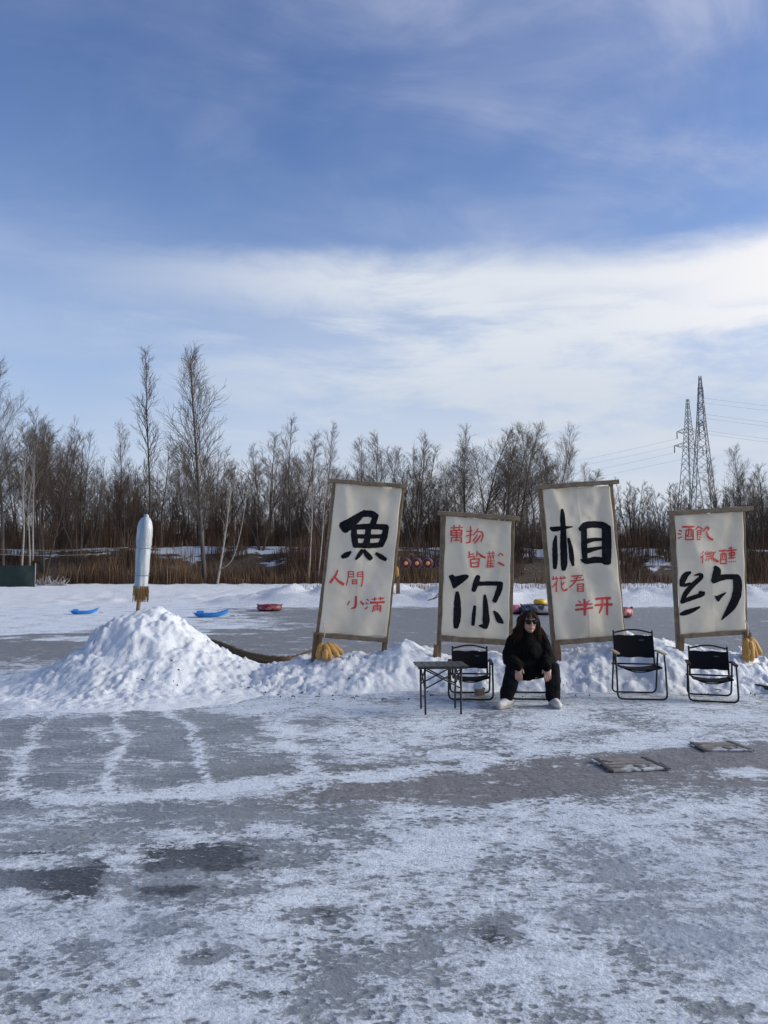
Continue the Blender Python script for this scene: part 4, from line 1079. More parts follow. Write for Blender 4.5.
# ---------------------------------------------------------------- person
def caps(mb, p, r0, q, r1, n=14):
    """tapered capsule as a closed shell"""
    p, q = Vector(p), Vector(q); L_ = (q-p).length; m = (q-p).normalized().to_track_quat('Z', 'Y').to_matrix()
    prof = [(max(.02, math.sin(a_))*r0, -math.cos(a_)*r0) for a_ in np.linspace(0, PI/2, 5)]
    prof += [(max(.02, math.cos(a_))*r1, L_+math.sin(a_)*r1) for a_ in np.linspace(0, PI/2, 5)]
    mb.lathe(prof, n, p, m)
def fuse(mb, name, mat, parent, voxel, smooth=3, disp=None):
    """overlapping shells -> one continuous skin"""
    tmp = bpy.data.objects.new('tmp', mb.mesh('tmp')); COL.objects.link(tmp)
    md = tmp.modifiers.new('r', 'REMESH'); md.mode = 'VOXEL'; md.voxel_size = voxel; md.use_smooth_shade = True
    if smooth: s_ = tmp.modifiers.new('s', 'SMOOTH'); s_.factor = .5; s_.iterations = smooth
    dg = bpy.context.evaluated_depsgraph_get(); me_ = bpy.data.meshes.new_from_object(tmp.evaluated_get(dg)); me_.name = name
    bpy.data.objects.remove(tmp)
    if disp:
        n_ = len(me_.vertices); co = np.zeros(n_*3); no = np.zeros(n_*3); me_.vertices.foreach_get('co', co); me_.vertex_normals.foreach_get('vector', no)
        co = co.reshape(-1, 3); no = no.reshape(-1, 3); me_.vertices.foreach_set('co', (co+no*disp(co)[:, None]).reshape(-1)); me_.update()
    me_.polygons.foreach_set('use_smooth', [True]*len(me_.polygons)); me_.materials.clear()
    return link_mesh(name, me_, parent, mat)
def make_skin():
    m, gg, b = new_mat('skin'); v = gg.n('ShaderNodeTexCoord').outputs['Object']
    lip = gg.n('ShaderNodeAttribute', attribute_name='lip').outputs['Fac']
    c = gg.mix(gg.mr(gg.noise(v, 18, 4, .6), .3, .7), (.31, .18, .135), (.39, .24, .18)); c = gg.mix(lip, c, (.38, .10, .09))
    setc(gg, b, c); b.inputs['Roughness'].default_value = .5; b.inputs['Subsurface Weight'].default_value = .1; b.inputs['Subsurface Radius'].default_value = (.01, .004, .002)
    return m
SKIN = make_skin()
COAT = mottled('black fleece', (.0035, .0035, .0035), (.008, .008, .008), 30, .95, .8, .012, spec=.08)
PANTS = mottled('black trousers', (.005, .0055, .007), (.011, .012, .014), 18, .9, .5, .01, spec=.1)
HAIR = mottled('dark brown hair', (.014, .008, .005), (.042, .023, .015), 9, .7, stretch=(3, 3, .6), spec=.12)
SHOE = mottled('off white shoe', (.50, .47, .43), (.63, .60, .55), 12, .7)
SOLE = mottled('shoe sole', (.30, .27, .23), (.42, .39, .34), 12, .8)
LENS = mottled('black lens', (.003, .003, .004), (.005, .005, .006), 12, .2, spec=.2)
def make_person():
    base = ground(530, 704.5); o = empty('person', (base.x, 8.52, .006)); V = Vector
    hip, waist, chest, neck = V((0, .13, .37)), V((0, .11, .50)), V((0, .04, .64)), V((.003, -.015, .76))
    hd = V((.012, -.055, .865)); Mh = Matrix.Rotation(R(7), 3, 'Z') @ Matrix.Rotation(R(-4), 3, 'X')
    J = {}
    for s_, nm in ((-1, 'l'), (1, 'r')):
        J[nm] = dict(sh=V((s_*.150+.006, .035, .672)), el=V((s_*.205+.004, -.03, .470)), wr=V((s_*.156-.006, -.305, .425)), hip=V((s_*.095, .12, .355)),
                     kn=V((-.205, -.25, .375)) if s_ < 0 else V((.225, -.23, .385)), an=V((-.265, -.26, .095)) if s_ < 0 else V((.225, -.245, .095)))
    # ---- body (skin): torso, limbs, head with face, hands with five fingers, one continuous mesh
    b = MB()
    caps(b, hip, .11, waist, .105); caps(b, waist, .105, chest, .12); caps(b, chest, .11, neck-V((0, 0, .06)), .06)
    caps(b, neck-V((0, 0, .06)), .055, hd-V((0, -.02, .05)), .05)
    for s_, nm in ((-1, 'l'), (1, 'r')):
        j = J[nm]
        caps(b, j['sh'], .052, j['el'], .042); caps(b, j['el'], .040, j['wr'], .027); caps(b, j['hip'], .080, j['kn'], .058); caps(b, j['kn'], .055, j['an'], .038)
        caps(b, j['an'], .036, j['an']+V((s_*.03 if s_ > 0 else -.05, -.08, -.05)), .028)
        # hand hanging off the thigh: palm, four fingers, thumb
        w = j['wr']; dn = V((-s_*.03, -.42, -1)).normalized(); side = V((s_, .1, 0)).normalized(); fw = dn.cross(side).normalized()
        pm = w+dn*.045
        M3 = Matrix((side, fw, dn)).transposed()
        b.ell(pm+dn*.004, (.044, .021, .056), M3, 14, 10)
        caps(b, w-dn*.01, .026, pm, .024)
        for k, (off, L_) in enumerate(((-.030, .068), (-.0105, .076), (.009, .071), (.028, .056))):
            k0 = pm+dn*.038+side*off; k1 = k0+(dn+V((0, .10, 0))+side*off*2).normalized()*L_*.45; k2 = k1+(dn+V((0, .42, 0))).normalized()*L_*.33; k3 = k2+(dn+V((0, .75, 0))).normalized()*L_*.24
            caps(b, k0, .0105, k1, .0098, 8); caps(b, k1, .0098, k2, .0088, 8); caps(b, k2, .0082, k3, .0070, 8)
        inn = -side
        t0 = pm-dn*.022+inn*.028; t1_ = t0+(inn*.75+dn*.7+V((0, -.2, 0))).normalized()*.034; t2_ = t1_+(inn*.2+dn).normalized()*.028
        caps(b, t0, .014, t1_, .0105, 8); caps(b, t1_, .0105, t2_, .0085, 8)
    def hp(x, y, z): return hd+Mh @ V((x, y, z))
    b.ell(hp(0, .012, .022), (.074, .092, .095), Mh, 24, 16)              # skull
    b.ell(hp(0, -.022, -.035), (.060, .066, .072), Mh, 20, 14)            # face
    b.ell(hp(0, -.055, -.088), (.026, .026, .022), Mh, 14, 10)            # chin
    for s_ in (-1, 1):
        b.ell(hp(s_*.034, -.066, -.022), (.022, .018, .018), Mh, 12, 8)   # cheekbones
        b.ell(hp(s_*.077, .012, -.012), (.009, .020, .030), Mh, 10, 8)    # ears
        b.ell(hp(s_*.030, -.079, .018), (.013, .010, .009), Mh, 10, 8)    # eyes / lids
    b.ell(hp(0, -.078, .036), (.046, .014, .012), Mh, 14, 8)              # brow
    caps(b, hp(0, -.086, .018), .009, hp(0, -.106, -.022), .0125, 10)     # nose
    for s_ in (-1, 1): b.ell(hp(s_*.011, -.094, -.026), (.009, .010, .008), Mh, 8, 6)
    b.ell(hp(0, -.087, -.054), (.022, .010, .0065), Mh, 12, 8); b.ell(hp(0, -.085, -.065), (.019, .010, .0065), Mh, 12, 8)
    body = fuse(b, 'body', SKIN, o, .0042, 2)
    me_ = body.data; co = np.zeros(len(me_.vertices)*3); me_.vertices.foreach_get('co', co); co = co.reshape(-1, 3)
    loc = (co-np.array(hd)) @ np.array(Mh)
    lip = np.exp(-((loc[:, 0]/.020)**2+((loc[:, 2]+.060)/.011)**2)**2)*(loc[:, 1] < -.06)
    at_ = me_.attributes.new('lip', 'FLOAT', 'POINT'); at_.data.foreach_set('value', lip.astype(np.float32))
    # ---- clothes
    fold = lambda sc, am, sd_: (lambda p: (np.array([noise.fractal(Vector(q)*sc+Vector((sd_, 0, 0)), 1., 2., 4) for q in p]))*am)
    c_ = MB()
    caps(c_, hip+V((0, 0, .02)), .175, waist, .18); caps(c_, waist, .175, chest, .155); caps(c_, chest, .150, chest+V((0, -.01, .06)), .12)
    c_.ell(chest+V((0, -.03, -.08)), (.175, .155, .18)); c_.ell(V((0, -.01, .40)), (.19, .17, .09))
    caps(c_, neck-V((0, 0, .05)), .085, neck+V((0, -.006, -.005)), .078)
    for nm in 'lr':
        j = J[nm]; sg = -1 if nm == 'l' else 1
        caps(c_, V((sg*.05, .02, .715)), .075, j['sh']+V((0, 0, -.012)), .080)
        caps(c_, j['sh']+V((sg*.004, 0, -.012)), .080, j['el'], .082); caps(c_, j['el'], .082, j['wr'].lerp(j['el'], -.06), .054)
        caps(c_, V((sg*.09, .02, .40)), .12, V((sg*.14, -.12, .385)), .095)
    fuse(c_, 'coat', COAT, o, .010, 5, fold(9., .018, 2.))
    t_ = MB(); t_.ell(V((0, .10, .36)), (.17, .15, .10))
    for nm in 'lr':
        j = J[nm]; sg = -1 if nm == 'l' else 1
        caps(t_, j['hip'], .112, j['kn'], .084); caps(t_, j['kn'], .084, j['kn'].lerp(j['an'], .5), .086); caps(t_, j['kn'].lerp(j['an'], .5), .086, j['an']+V((0, .01, .02)), .082)
    fuse(t_, 'trousers', PANTS, o, .010, 4, fold(8., .013, 7.))
    for nm in 'lr':
        j = J[nm]; sg = -1 if nm == 'l' else 1
        yaw = R(-38) if sg < 0 else R(6); M3 = Matrix.Rotation(yaw, 3, 'Z'); f0 = V((j['an'].x, j['an'].y, 0))
        s_ = MB()
        def sp(x, y, z): return f0+M3 @ V((x, y, z))
        caps(s_, sp(0, .045, .050), .044, sp(0, -.075, .046), .048); caps(s_, sp(0, -.075, .046), .046, sp(0, -.165, .036), .036); caps(s_, sp(0, .03, .05), .044, sp(0, .03, .10), .046)
        s_.ell(sp(0, -.13, .038), (.048, .058, .036), M3)
        sh = fuse(s_, 'shoe', SHOE, o, .006, 3)
        n_ = len(sh.data.vertices); q = np.zeros(n_*3); sh.data.vertices.foreach_get('co', q); q = q.reshape(-1, 3); q[:, 2] = np.maximum(q[:, 2], .012); sh.data.vertices.foreach_set('co', q.reshape(-1))
        so = MB(); out = []
        for k in range(28):
            a_ = 2*PI*k/28; yy = -.062+math.cos(a_)*.148; wd = .049+.008*math.cos(a_); out.append((math.sin(a_)*wd*abs(math.sin(a_))**-.25 if abs(math.sin(a_)) > .01 else 0, yy))
        vs_ = [sp(x, y, 0.) for x, y in out]+[sp(x, y, .022) for x, y in out]
        so.add(vs_, [tuple(reversed(range(28))), tuple(range(28, 56))]+[(k, (k+1) % 28, 28+(k+1) % 28, 28+k) for k in range(28)]); so.build('sole', SOLE, sh)
    # ---- hair: long, loose, parted, falling over both shoulders
    h = MB(); rg = random.Random(4)
    hm = MB(); hm.ell(hp(0, .026, .034), (.086, .094, .094), Mh, 20, 14)
    for s_ in (-1, 1):
        caps(hm, hp(s_*.062, .022, .05), .044, hp(s_*.098, .032, -.06), .046); caps(hm, hp(s_*.098, .032, -.06), .046, hp(s_*.118, .040, -.125), .036)
    caps(hm, hp(0, .07, .02), .075, hp(0, .09, -.15), .07)
    # clear the face
    hair = fuse(hm, 'hair', HAIR, o, .007, 4, fold(26., .010, 5.))
    h2 = MB()
    for k in range(280):
        az = rg.uniform(-PI*.96, PI*.96)                      # 0 = back of the head
        top = hp(rg.uniform(-.03, .03), rg.uniform(-.03, .05), .122+rg.uniform(-.012, .006))
        sx = math.sin(az); cy = math.cos(az)
        frontness = max(0., -cy)
        if frontness > .82:                                   # fringe, thin, ends above the glasses
            e_ = hp(sx*.075, -.088-rg.random()*.006, .045+rg.uniform(-.010, .02)); mid = hp(sx*.062, -.070, .095)
            pts = [top, mid, e_]
        else:
            L_ = rg.uniform(.10, .21); rx, ry = .096+rg.uniform(-.006, .016), .100+rg.uniform(-.006, .012)
            s1 = hp(sx*rx, .022+cy*ry, .055); s2 = hp(sx*(rx+.012), .030+cy*(ry+.008), -.03)
            s3 = hp(sx*(rx+.040+rg.uniform(-.01, .04)), .035+cy*(ry+.01), -.03-L_*.5); s4 = hp(sx*(rx+.075+rg.uniform(-.03, .06))+.02, .03+cy*(ry+.015), -.03-L_)
            if frontness > .35: s2 = hp(sx*(rx+.012), -.02, -.03); s3 = hp(sx*(rx+.028), -.015, -.03-L_*.45); s4 = hp(sx*(rx+.03+rg.uniform(-.01, .04)), -.01, -.03-L_*.9)
            pts = [top, s1, s2, s3, s4]
        pts = [Vector(p) for p in catmull([list(p) for p in pts], 4)]
        ph = rg.random()*6; pts = [p+Vector((math.sin(i*.9+ph)*.006, math.cos(i*.8+ph)*.004, 0))*min(1, i/5) for i, p in enumerate(pts)]
        h2.tube(pts, [.0065*(1-.75*(i/(len(pts)-1))**2) for i in range(len(pts))], 5)
    n0 = len(hair.data.vertices)
    bm = bmesh.new(); bm.from_mesh(hair.data); tmp = h2.mesh('t'); bm.from_mesh(tmp); bm.to_mesh(hair.data); bm.free(); bpy.data.meshes.remove(tmp)
    # ---- sunglasses
    gl = MB()
    for s_ in (-1, 1):
        ring = [hp(s_*.034+.032*math.cos(a_), -.104+.010*abs(math.cos(a_))*(1 if math.cos(a_)*s_ > 0 else .2), .010+.026*math.sin(a_)*(1.0 if math.sin(a_) > 0 else 1.15)) for a_ in np.linspace(0, 2*PI, 19)[:-1]]
        c0_ = hp(s_*.034, -.108, .010); fwd = Mh @ V((0, .006, 0))
        n = len(ring); vs_ = [c0_]+ring+[p+fwd for p in ring]+[c0_+fwd]
        fs = [(0, 1+i, 1+(i+1) % n) for i in range(n)]+[(1+i, 1+n+i, 1+n+(i+1) % n, 1+(i+1) % n) for i in range(n)]+[(2*n+1, 1+n+(i+1) % n, 1+n+i) for i in range(n)]
        gl.add(vs_, fs); gl.tube([hp(s_*.060, -.094, .024), hp(s_*.079, -.05, .022), hp(s_*.084, .01, .015)], .0032, 6)
    gl.tube([hp(-.010, -.108, .020), hp(0, -.111, .023), hp(.010, -.108, .020)], .0035, 6)
    gl.build('sunglasses', LENS, o)
    tag(o, 'person in black clothes and sunglasses, long dark hair, sitting on a folding chair', 'person')
make_person()

# ---------------------------------------------------------------- wrapped parasol on the heap
def make_parasol():
    base = Vector((-3.13, 10.2, 0)); base.z = heap_z(base.x, base.y)-.12
    Y = base.y; top = at(146.5, 515, Y)-base; foot = at(138.5, 607, Y)-base; b0 = at(140.5, 589, Y)-base
    o = empty('wrapped_parasol', base)
    PLAST = None
    m, gg, b = new_mat('pale plastic wrap'); v = gg.n('ShaderNodeTexCoord').outputs['Object']
    f = gg.noise(v, 7, 5, .6); sp = gg.n('ShaderNodeSeparateXYZ'); gg.t.links.new(v, sp.inputs[0])
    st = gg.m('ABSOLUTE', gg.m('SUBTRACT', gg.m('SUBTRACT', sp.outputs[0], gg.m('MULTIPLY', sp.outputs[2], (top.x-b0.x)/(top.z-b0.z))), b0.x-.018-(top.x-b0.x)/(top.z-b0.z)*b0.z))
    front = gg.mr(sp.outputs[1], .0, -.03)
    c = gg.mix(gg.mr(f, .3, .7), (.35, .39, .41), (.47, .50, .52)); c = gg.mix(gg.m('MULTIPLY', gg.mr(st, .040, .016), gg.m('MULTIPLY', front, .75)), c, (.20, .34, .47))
    setc(gg, b, c); b.inputs['Roughness'].default_value = .35; bump(gg, b, gg.noise(gg.vmul(v, (1, 1, .35)), 22, 5, .6), .7, .02)
    ax = (top-b0); d = ax.normalized(); M3 = d.to_track_quat('Z', 'Y').to_matrix(); L_ = ax.length
    mb = MB(); n = 28; prof = [(.084, 0), (.086, .03), (.090, .10), (.092, .16), (.088, .19), (.095, .24), (.099, .40), (.101, .52), (.094, .555), (.104, .60), (.106, .72), (.102, .83), (.086, .91), (.056, .96), (.030, .975), (.036, .985), (.030, 1.0), (.012, 1.01)]
    vs_, fs = [], []
    for i, (r_, t) in enumerate(prof):
        for k in range(n):
            a_ = 2*PI*k/n; rr_ = r_*.93*(1+.05*math.sin(3*a_+t*3)+.045*math.sin(8*a_+t*7)*(1-.6*(t > .9))+.02*math.sin(15*a_-t*22)); vs_.append(b0+M3 @ Vector((rr_*math.cos(a_), rr_*math.sin(a_), t*L_)))
    for i in range(len(prof)-1):
        for k in range(n): fs.append((i*n+k, i*n+(k+1) % n, (i+1)*n+(k+1) % n, (i+1)*n+k))
    fs.append(tuple((len(prof)-1)*n+k for k in range(n))); fs.append(tuple(reversed(range(n))))
    mb.add(vs_, fs, True); mb.build('plastic_cover', m, o)
    mb = MB()
    for t in (.19, .555): mb.tube([b0+M3 @ Vector(((.094+.006*(t > .3))*math.cos(a_), (.094+.006*(t > .3))*math.sin(a_), t*L_)) for a_ in np.linspace(0, 2*PI, 25)[:-1]], .006, 5, closed=True)
    mb.build('tie_cord', mottled('grey cord', (.25, .29, .33), (.34, .38, .42), 20, .8), o)
    STRAW = island_mat('straw fringe', [(.22, .12, .045), (.36, .22, .085), (.15, .08, .03), (.42, .27, .12)])
    rg = random.Random(3); mb = MB()
    for k in range(330):
        a_ = rg.random()*2*PI; r_ = .086*rg.uniform(.3, 1.1); p = b0+M3 @ Vector((r_*math.cos(a_), r_*math.sin(a_), .04)); q = p+Vector((math.cos(a_)*rg.uniform(-.03, .05), math.sin(a_)*rg.uniform(-.02, .03), -rg.uniform(.06, .22)))
        w = rg.uniform(.004, .009); mb.add([p+Vector((-w, 0, 0)), p+Vector((w, 0, 0)), q+Vector((w*.4, .002, 0)), q+Vector((-w*.4, .002, 0))], [(0, 1, 2, 3)])
    mb.build('straw_fringe', STRAW, o)
    mb = MB(); mb.tube([foot+(foot-b0).normalized()*.35, b0+d*.1], .028, 10); mb.build('pole', STAKE, o)
    tag(o, 'closed straw parasol wrapped in pale plastic standing on top of the snow heap', 'parasol')
make_parasol()

# ---------------------------------------------------------------- sleds and snow tubes on the rink
BLUE = mottled('blue plastic', (.02, .17, .52), (.035, .24, .62), 5, .35)
def sled(loc, rz, s_, label, tilt=0.):
    o = empty('plastic_sled', loc, rz); o.rotation_euler = (tilt, 0, rz)
    # shallow tub: hull, rim lip, raised seat and nose
    L_, w = .98*s_, .46*s_; mb = MB(); n = 30; vs_, fs = [], []
    def outline(k, f, z):
        a_ = 2*PI*k/n; x = math.cos(a_); y = math.sin(a_); x = math.copysign(abs(x)**.6, x); y = math.copysign(abs(y)**.7, y)
        return (x*L_/2*f, y*w/2*f*(1-.22*max(0, x)), z*(.75+.5*(x > .2)*(x-.2))+.13*s_*max(0, x-.35)**1.3+.04*s_*max(0, -x-.6))
    rings = [(.80, 0), (.90, .035), (.97, .11), (1.03, .125), (1.04, .115), (1.02, .11), (.96, .10), (.88, .045), (.78, .02)]
    for f, z in rings:
        for k in range(n): vs_.append(outline(k, f, z*s_))
    for i in range(len(rings)-1):
        for k in range(n): fs.append((i*n+k, i*n+(k+1) % n, (i+1)*n+(k+1) % n, (i+1)*n+k))
    fs.append(tuple(reversed(range(n)))); fs.append(tuple((len(rings)-1)*n+k for k in range(n)))
    mb.add(vs_, fs, True); mb.build('hull', BLUE, o)
    mb = MB(); mb.box((-.30*s_, 0, .10*s_), (.20*s_, .30*s_, .12*s_), bev=.03*s_); mb.build('moulded_seat', BLUE, o)
    mb = MB(); mb.box((.12*s_, 0, .05*s_), (.10*s_, .12*s_, .06*s_), bev=.02*s_); mb.build('foot_stop', BLUE, o)
    mb = MB(); mb.tube([(.50*s_, -.08*s_, .16*s_), (.62*s_, -.05, .03), (.66*s_, .1, .012), (.5*s_, .3, .012)], .008, 5); mb.build('pull_rope', TWINE, o)
    o.scale = (1, 1, 1.05); tag(o, label, 'sled', 'blue plastic sleds')
p = ground(82, 614.5); sled((p.x, p.y+.2, .01), R(20), .86, 'small blue sled on the snowy ice at the left, in front of the green fence')
p = ground(210, 617.5); sled((p.x, p.y+.2, .01), R(12), 1.05, 'longer blue sled on the grey ice just right of the snow heap')
TUBEBLK = mottled('black rubber', (.012, .012, .013), (.025, .025, .027), 10, .5)
def cover_mat(name, cols):
    m, gg, b = new_mat(name); v = gg.n('ShaderNodeTexCoord').outputs['Object']
    vo = gg.n('ShaderNodeTexVoronoi'); gg.t.links.new(v, vo.inputs['Vector']); vo.inputs['Scale'].default_value = 11
    cr_ = gg.n('ShaderNodeValToRGB'); cr_.color_ramp.interpolation = 'CONSTANT'
    sp = gg.n('ShaderNodeSeparateColor'); gg.t.links.new(vo.outputs['Color'], sp.inputs[0]); gg.t.links.new(sp.outputs[0], cr_.inputs[0])
    el = cr_.color_ramp.elements
    while len(el) < len(cols): el.new(.5)
    for i, c in enumerate(cols): el[i].position = i/len(cols); el[i].color = (*c, 1)
    setc(gg, b, cr_.outputs[0]); b.inputs['Roughness'].default_value = .5; return m
REDC = cover_mat('red patterned cover', [(.22, .015, .025), (.40, .12, .14), (.10, .01, .015), (.02, .008, .01), (.26, .03, .045)])
PINKC = cover_mat('pink patterned cover', [(.50, .08, .12), (.55, .16, .20), (.42, .05, .09), (.60, .28, .30)])
MIXC = cover_mat('camouflage cover', [(.03, .03, .05), (.30, .28, .30), (.06, .07, .16), (.12, .10, .05), (.02, .02, .02)])
YELC = mottled('yellow cover', (.62, .36, .02), (.72, .46, .04), 10, .5)
def snow_tube(loc, Rm, r_, cov, label, handle=True, tilt=0.):
    o = empty('snow_tube', loc); o.rotation_euler = (tilt, 0, 0)
    mb = MB(); n = 32; mb.tube([(Rm*math.cos(a_), Rm*math.sin(a_), r_*.95) for a_ in np.linspace(0, 2*PI, n+1)[:-1]], r_, 14, closed=True); mb.build('rubber_ring', TUBEBLK, o)
    # fabric cover over the upper half
    vs_, fs = [], []; angs = np.linspace(R(-28), R(205), 13); n = 36
    for k in range(n):
        a_ = 2*PI*k/n
        for t in angs: rr_ = Rm+(r_+.006)*math.cos(t); vs_.append((rr_*math.cos(a_), rr_*math.sin(a_), r_*.95+(r_+.006)*math.sin(t)))
    m_ = len(angs)
    for k in range(n):
        for i in range(m_-1): fs.append((k*m_+i, ((k+1) % n)*m_+i, ((k+1) % n)*m_+i+1, k*m_+i+1))
    mb = MB(); mb.add(vs_, fs, True); mb.build('cover', cov, o)
    mb = MB(); mb.lathe([(Rm-.02, .03), (Rm*.6, .02), (.02, .02)], 20); mb.build('floor_panel', TUBEBLK, o)
    if handle:
        mb = MB()
        for s_ in (-1, 1): mb.tube([(s_*(Rm+r_*.6), -.10, r_*1.6), (s_*(Rm+r_*.95), -.05, r_*2.0), (s_*(Rm+r_*.95), .05, r_*2.0), (s_*(Rm+r_*.6), .10, r_*1.6)], .018, 6)
        mb.build('handle', TUBEBLK, o)
    tag(o, label, 'snow tube', 'inflatable snow tubes on the rink')
p = ground(268, 611.5); snow_tube((p.x, p.y+.35, .005), .30, .105, REDC, 'dark red snow tube alone on the grey ice left of the first banner')
p = ground(515, 614); snow_tube((p.x-.1, p.y+.35, .005), .30, .125, PINKC, 'pink snow tube showing between the second banner and the person')
p = ground(541, 615.5); snow_tube((p.x+.05, p.y+.6, .005), .40, .15, MIXC, 'large dark multicoloured snow tube behind the seated person')
p2 = Vector((p.x+.10, p.y+.6, .29)); snow_tube(p2, .11, .085, YELC, 'yellow snow tube lying on top of the dark multicoloured one', False, R(4))
p = ground(624, 618); snow_tube((p.x-.1, p.y+.4, .005), .33, .14, REDC, 'red and black snow tube half hidden by the right post of the third banner')

# ---------------------------------------------------------------- target rack on the far side
def make_targets():
    Y = 30.0; base = at(398, 592, Y); base.z = .15; o = empty('target_rack', base)
    DKW = make_wood('dark red timber', (.05, .022, .018), (.09, .04, .03)); zt = at(398, 563, Y).z-base.z
    for x in (0, 2.35):
        mb = MB(); mb.bar((x, 0, -.4), (x, 0, zt+.25), .15, .12, jit=.08, seed=int(x*10)+1); mb.build('post', STAKE, o)
    mb = MB(); mb.bar((-.1, .10, zt+.02), (2.45, .10, zt+.02), .40, .04, up=(0, 0, 1) if 0 else (0, -1, 0), jit=.03, seed=4); mb.build('rail', DKW, o)
    tag(o, 'dark timber rack with posts behind the ice between the first two banners', 'rack')
    rims = mottled('target rim', (.10, .09, .10), (.15, .14, .15), 6, .7); dr = mottled('dark red ring', (.07, .008, .012), (.11, .014, .02), 6, .6); ye = mottled('orange centre', (.65, .30, .08), (.72, .38, .12), 6, .6)
    for i, (px, t) in enumerate(((405.8, 'leftmost of the round red and orange targets on the rack'), (416.8, 'second round red and orange target from the left on the rack'), (427.8, 'third round red and orange target from the left on the rack'), (440.8, 'round red and orange target half hidden by the left post of the second banner'))):
        c = at(px, 563.2, Y-.10); t_ = empty('round_target', c); M3 = Matrix.Rotation(R(90), 3, 'X')
        mb = MB(); mb.lathe([(.205, -.03), (.215, -.02), (.215, .015), (.195, .02)], 24, (0, 0, 0), M3); mb.build('rim', rims, t_)
        mb = MB(); mb.lathe([(.19, .0), (.19, .024), (.10, .032)], 24, (0, 0, 0), M3); mb.build('ring', dr, t_)
        mb = MB(); mb.lathe([(.075, .02), (.075, .040), (.04, .048)], 20, (0, 0, 0), M3); mb.build('centre', ye, t_)
        tag(t_, t, 'target', 'round targets on the rack')
    c = at(396, 566, Y-.2)
    corn_bundle(c, [(0, 0, 0, (-.1, 0, -.4), .42, .07), (.03, -.03, -.02, (.02, 0, -.4), .40, .07), (-.03, -.05, -.03, (-.16, 0, -.4), .36, .06)], 'small yellow corn bundle hung on the left post of the target rack')
make_targets()

# dead branch on the far snow
def dead_branch(loc, s_, label, seed):
    rg = random.Random(seed); tg = TreeGeo(); main = grow(rg, Vector((-.5*s_, 0, .05)), Vector((1, 0, .35)), 1.0*s_, 6, .02, .12); tg.limb(main, .030*s_, .012, 5)
    for k in range(9):
        p_, d_ = sample(main, rg.uniform(.15, .98)); b_ = grow(rg, p_, d_+Vector((rg.uniform(-.6, .3), rg.uniform(-.7, .7), rg.uniform(-.3, .9))), rg.uniform(.25, .5)*s_, 3, .02, .15); tg.limb(b_, .018*s_, .008, 4)
    o = link_mesh('dead_branch', tg.mesh('dead_branch'), None, mottled('black branch', (.015, .013, .012), (.035, .03, .028), 6, .9)); o.location = loc
    tag(o, label, 'branch')
q = at(436, 599, 26.0); dead_branch((q.x, 26.0, q.z-.1), .55, 'forked dark dead branch stuck in the far snow left of the second banner', 3)
# snow pusher
o = empty('snow_pusher', at(536.5, 592.5, 32)); mb = MB(); mb.box((0, 0, 0), (.80, .05, .20), bev=.01); mb.build('blade', make_wood('grey board', (.16, .16, .15), (.24, .23, .21)), o)
mb = MB(); mb.tube([(0, .02, 0), (.02, .35, .60)], .02, 8); mb.build('handle', STAKE, o); tag(o, 'wooden snow pusher with upright handle on the far snow above the person', 'snow pusher')

# straw roll lying in a curve behind the heap
pts = [ground(x, y+3, .05) for x, y in ((190, 640), (210, 640), (226, 645), (243, 652), (262, 656.5), (285, 658.5), (300, 656), (318, 649))]
sm = [Vector(p) for p in catmull([list(p) for p in pts], 8)]
mb = MB(); rg = random.Random(8); mb.tube(sm, [.075*(1+rg.uniform(-.14, .14)) for _ in sm], 10)
for k in range(900):
    p, d = sample(sm, rg.random()); a_ = rg.random()*PI; n_ = Vector((rg.uniform(-.3, .3), -math.cos(a_), math.sin(a_))); q0 = p+n_*.06; q1 = q0+d*rg.uniform(-.12, .12)+n_*rg.uniform(.01, .04)
    mb.add([q0, q0+Vector((.006, 0, .004)), q1], [(0, 1, 2)])
ro = mb.build('straw_roll', island_mat('brown straw', [(.09, .058, .028), (.15, .10, .05), (.06, .04, .022)])); tag(ro, 'brown straw roll curving over the ice between the snow heap and the first banner', 'straw roll')
# dark timber by the right edge
p0, p1 = ground(751, 686, .05), ground(790, 691, .05)
mb = MB(); mb.bar(p0, p1, .07, .06, up=(0, 0, 1), jit=.2, seed=5); o = mb.build('timber_beam', make_wood('dark wet timber', (.03, .026, .02), (.07, .06, .045))); tag(o, 'dark wet timber half buried in snow at the right edge', 'timber')

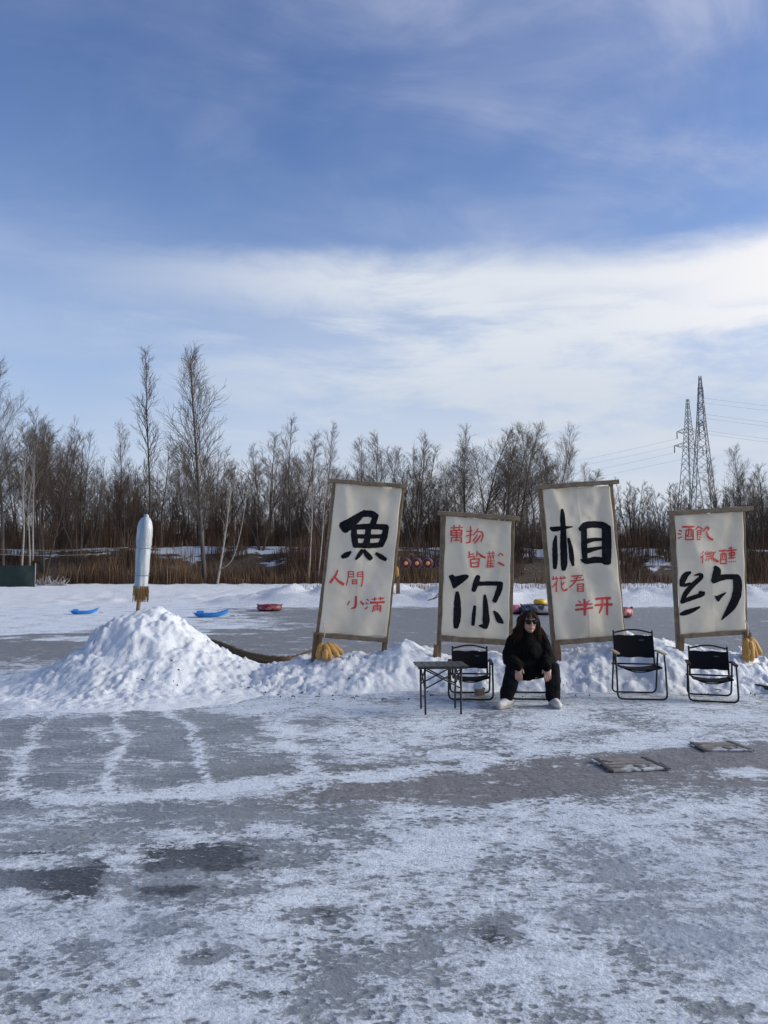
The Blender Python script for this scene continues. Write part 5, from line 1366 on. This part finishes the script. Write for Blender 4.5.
# boards frozen into the ice
def boards(px, py, w, d, rz, label, seed):
    p = ground(px, py); o = empty('board_panel', (p.x, p.y, .004), rz); rg = random.Random(seed); n = 4
    m, gg, b = new_mat('frosted old boards'); v = gg.n('ShaderNodeTexCoord').outputs['Object']
    f = gg.noise(v, 8, 6, .65, .5); f2 = gg.noise(v, 3.2, 5, .6)
    c = gg.mix(gg.mr(f, .3, .7), (.13, .115, .10), (.26, .235, .21)); c = gg.mix(gg.mr(f2, .50, .60), c, (.46, .48, .50)); c = gg.mix(gg.mr(gg.noise(v, 6., 5, .65), .54, .62), c, (.03, .027, .025))
    setc(gg, b, c); b.inputs['Roughness'].default_value = .8; bump(gg, b, f, .5, .006)
    for i in range(n):
        y = -d/2+d*(i+.5)/n; mb = MB(); a_ = rg.uniform(-.02, .02)
        mb.bar((-w/2+rg.uniform(0, .05), y+a_, .004+rg.uniform(0, .003)), (w/2-rg.uniform(0, .05), y-a_, .005+rg.uniform(0, .004)), d/n-.012, .014, up=(0, 0, 1), jit=.05, seed=seed*9+i); mb.build('plank', m, o)
    dk = mottled('dark wet timber edge', (.02, .018, .016), (.05, .045, .04), 12, .5)
    for s_ in (-1, 1):
        mb = MB(); mb.bar((s_*(w/2-.035), -d/2-.005, .012), (s_*(w/2-.06), d/2+.01, .012), .035, .008, up=(0, 0, 1), jit=.12, seed=seed*5+s_); mb.build('batten', dk, o)
    tag(o, label, 'board panel', 'old board panels frozen into the ice')
boards(630, 766, .50, .34, R(7), 'frosty board panel frozen into the ice in front of the taller chair', 1)
boards(719, 748, .44, .29, R(4), 'frosty board panel frozen into the ice in front of the rightmost chair', 2)

# ---------------------------------------------------------------- green screen fence, ropes, frosty brush
def make_fence():
    Y = 46.; x1 = at(34.5, 565, Y).x; zt = at(20, 565.5, Y).z; o = empty('screen_fence', (x1, Y, .1)); GREEN = mottled('dark green netting', (.012, .026, .022), (.022, .042, .036), 1.2, .8, .4, .05)
    xs = np.linspace(-14, 0, 60); vs_, fs = [], []
    for th in (0, .02):
        for z in (0, .4, .8, 1.2, zt-.1):
            for x in xs: vs_.append((x, .07*math.sin(x*2.1)+.04*math.sin(x*5+z*2)+th, z))
    k = len(xs)
    for t in (0, 5*k):
        for j in range(4):
            for i in range(k-1): a_ = t+j*k+i; fs.append((a_, a_+1, a_+k+1, a_+k))
    mb = MB(); mb.add(vs_, fs, True); mb.build('netting', GREEN, o)
    for x in (-12.5, -10, -7.5, -5, -2.5, 0): mb = MB(); mb.tube([(x, .12, -.2), (x, .12, zt+.02)], .035, 8); mb.build('post', STEEL, o)
    tag(o, 'dark green netting fence at the left edge of the far snow', 'fence')
make_fence()
for (a_, b_, Y, nm) in (((-60, 545), (128, 547.5), 49., 'upper'), ((-60, 549), (106, 553.5), 48.5, 'lower')):
    mb = MB(); p, q = at(*a_, Y), at(*b_, Y+1.5); mb.tube([p.lerp(q, i/16)-Vector((0, 0, .25*4*(i/16)*(1-i/16))) for i in range(17)], .009, 5); o = mb.build('rope', TWINE)
    tag(o, f'{nm} of the two pale ropes strung along the bank above the green fence', 'rope', 'ropes along the left bank')
FROST = mottled('frosted twigs', (.22, .21, .21), (.38, .37, .37), 3, .9)
rg = random.Random(77); tg = TreeGeo()
for k in range(60):
    d = Vector((rg.uniform(-1, 1), rg.uniform(-.4, .4), rg.uniform(.2, 1.1))); b_ = grow(rg, Vector((rg.uniform(-.9, .9), rg.uniform(-.3, .3), 0)), d, rg.uniform(.3, .75), 3, .0, .25); tg.limb(b_, .03, .012, 4)
o = link_mesh('brush_pile', tg.mesh('brush_pile'), None, FROST); p = at(51, 587, 47.5); o.location = (p.x, 47.5, .25); tag(o, 'pale frosty pile of cut brush beside the right end of the green fence', 'brush pile')

# bits of bark and twigs dropped on the snow
rg = random.Random(12); mb = MB()
for k in range(60):
    x = rg.uniform(-2.9, 6.5); y = rg.gauss(8.95, .18); z = max(bank_z(x, y), heap_z(x, y) if x < -.3 else 0)+.008; a_ = rg.random()*PI; L_ = rg.uniform(.015, .07)
    mb.tube([(x, y, z), (x+math.cos(a_)*L_*.5, y+math.sin(a_)*L_*.3, z+.012), (x+math.cos(a_)*L_, y+math.sin(a_)*L_*.6, z+.004)], rg.uniform(.003, .007), 5)
o = mb.build('twig_litter', mottled('dark twig bits', (.02, .017, .014), (.05, .04, .03), 10, .9)); tag(o, kind='stuff')
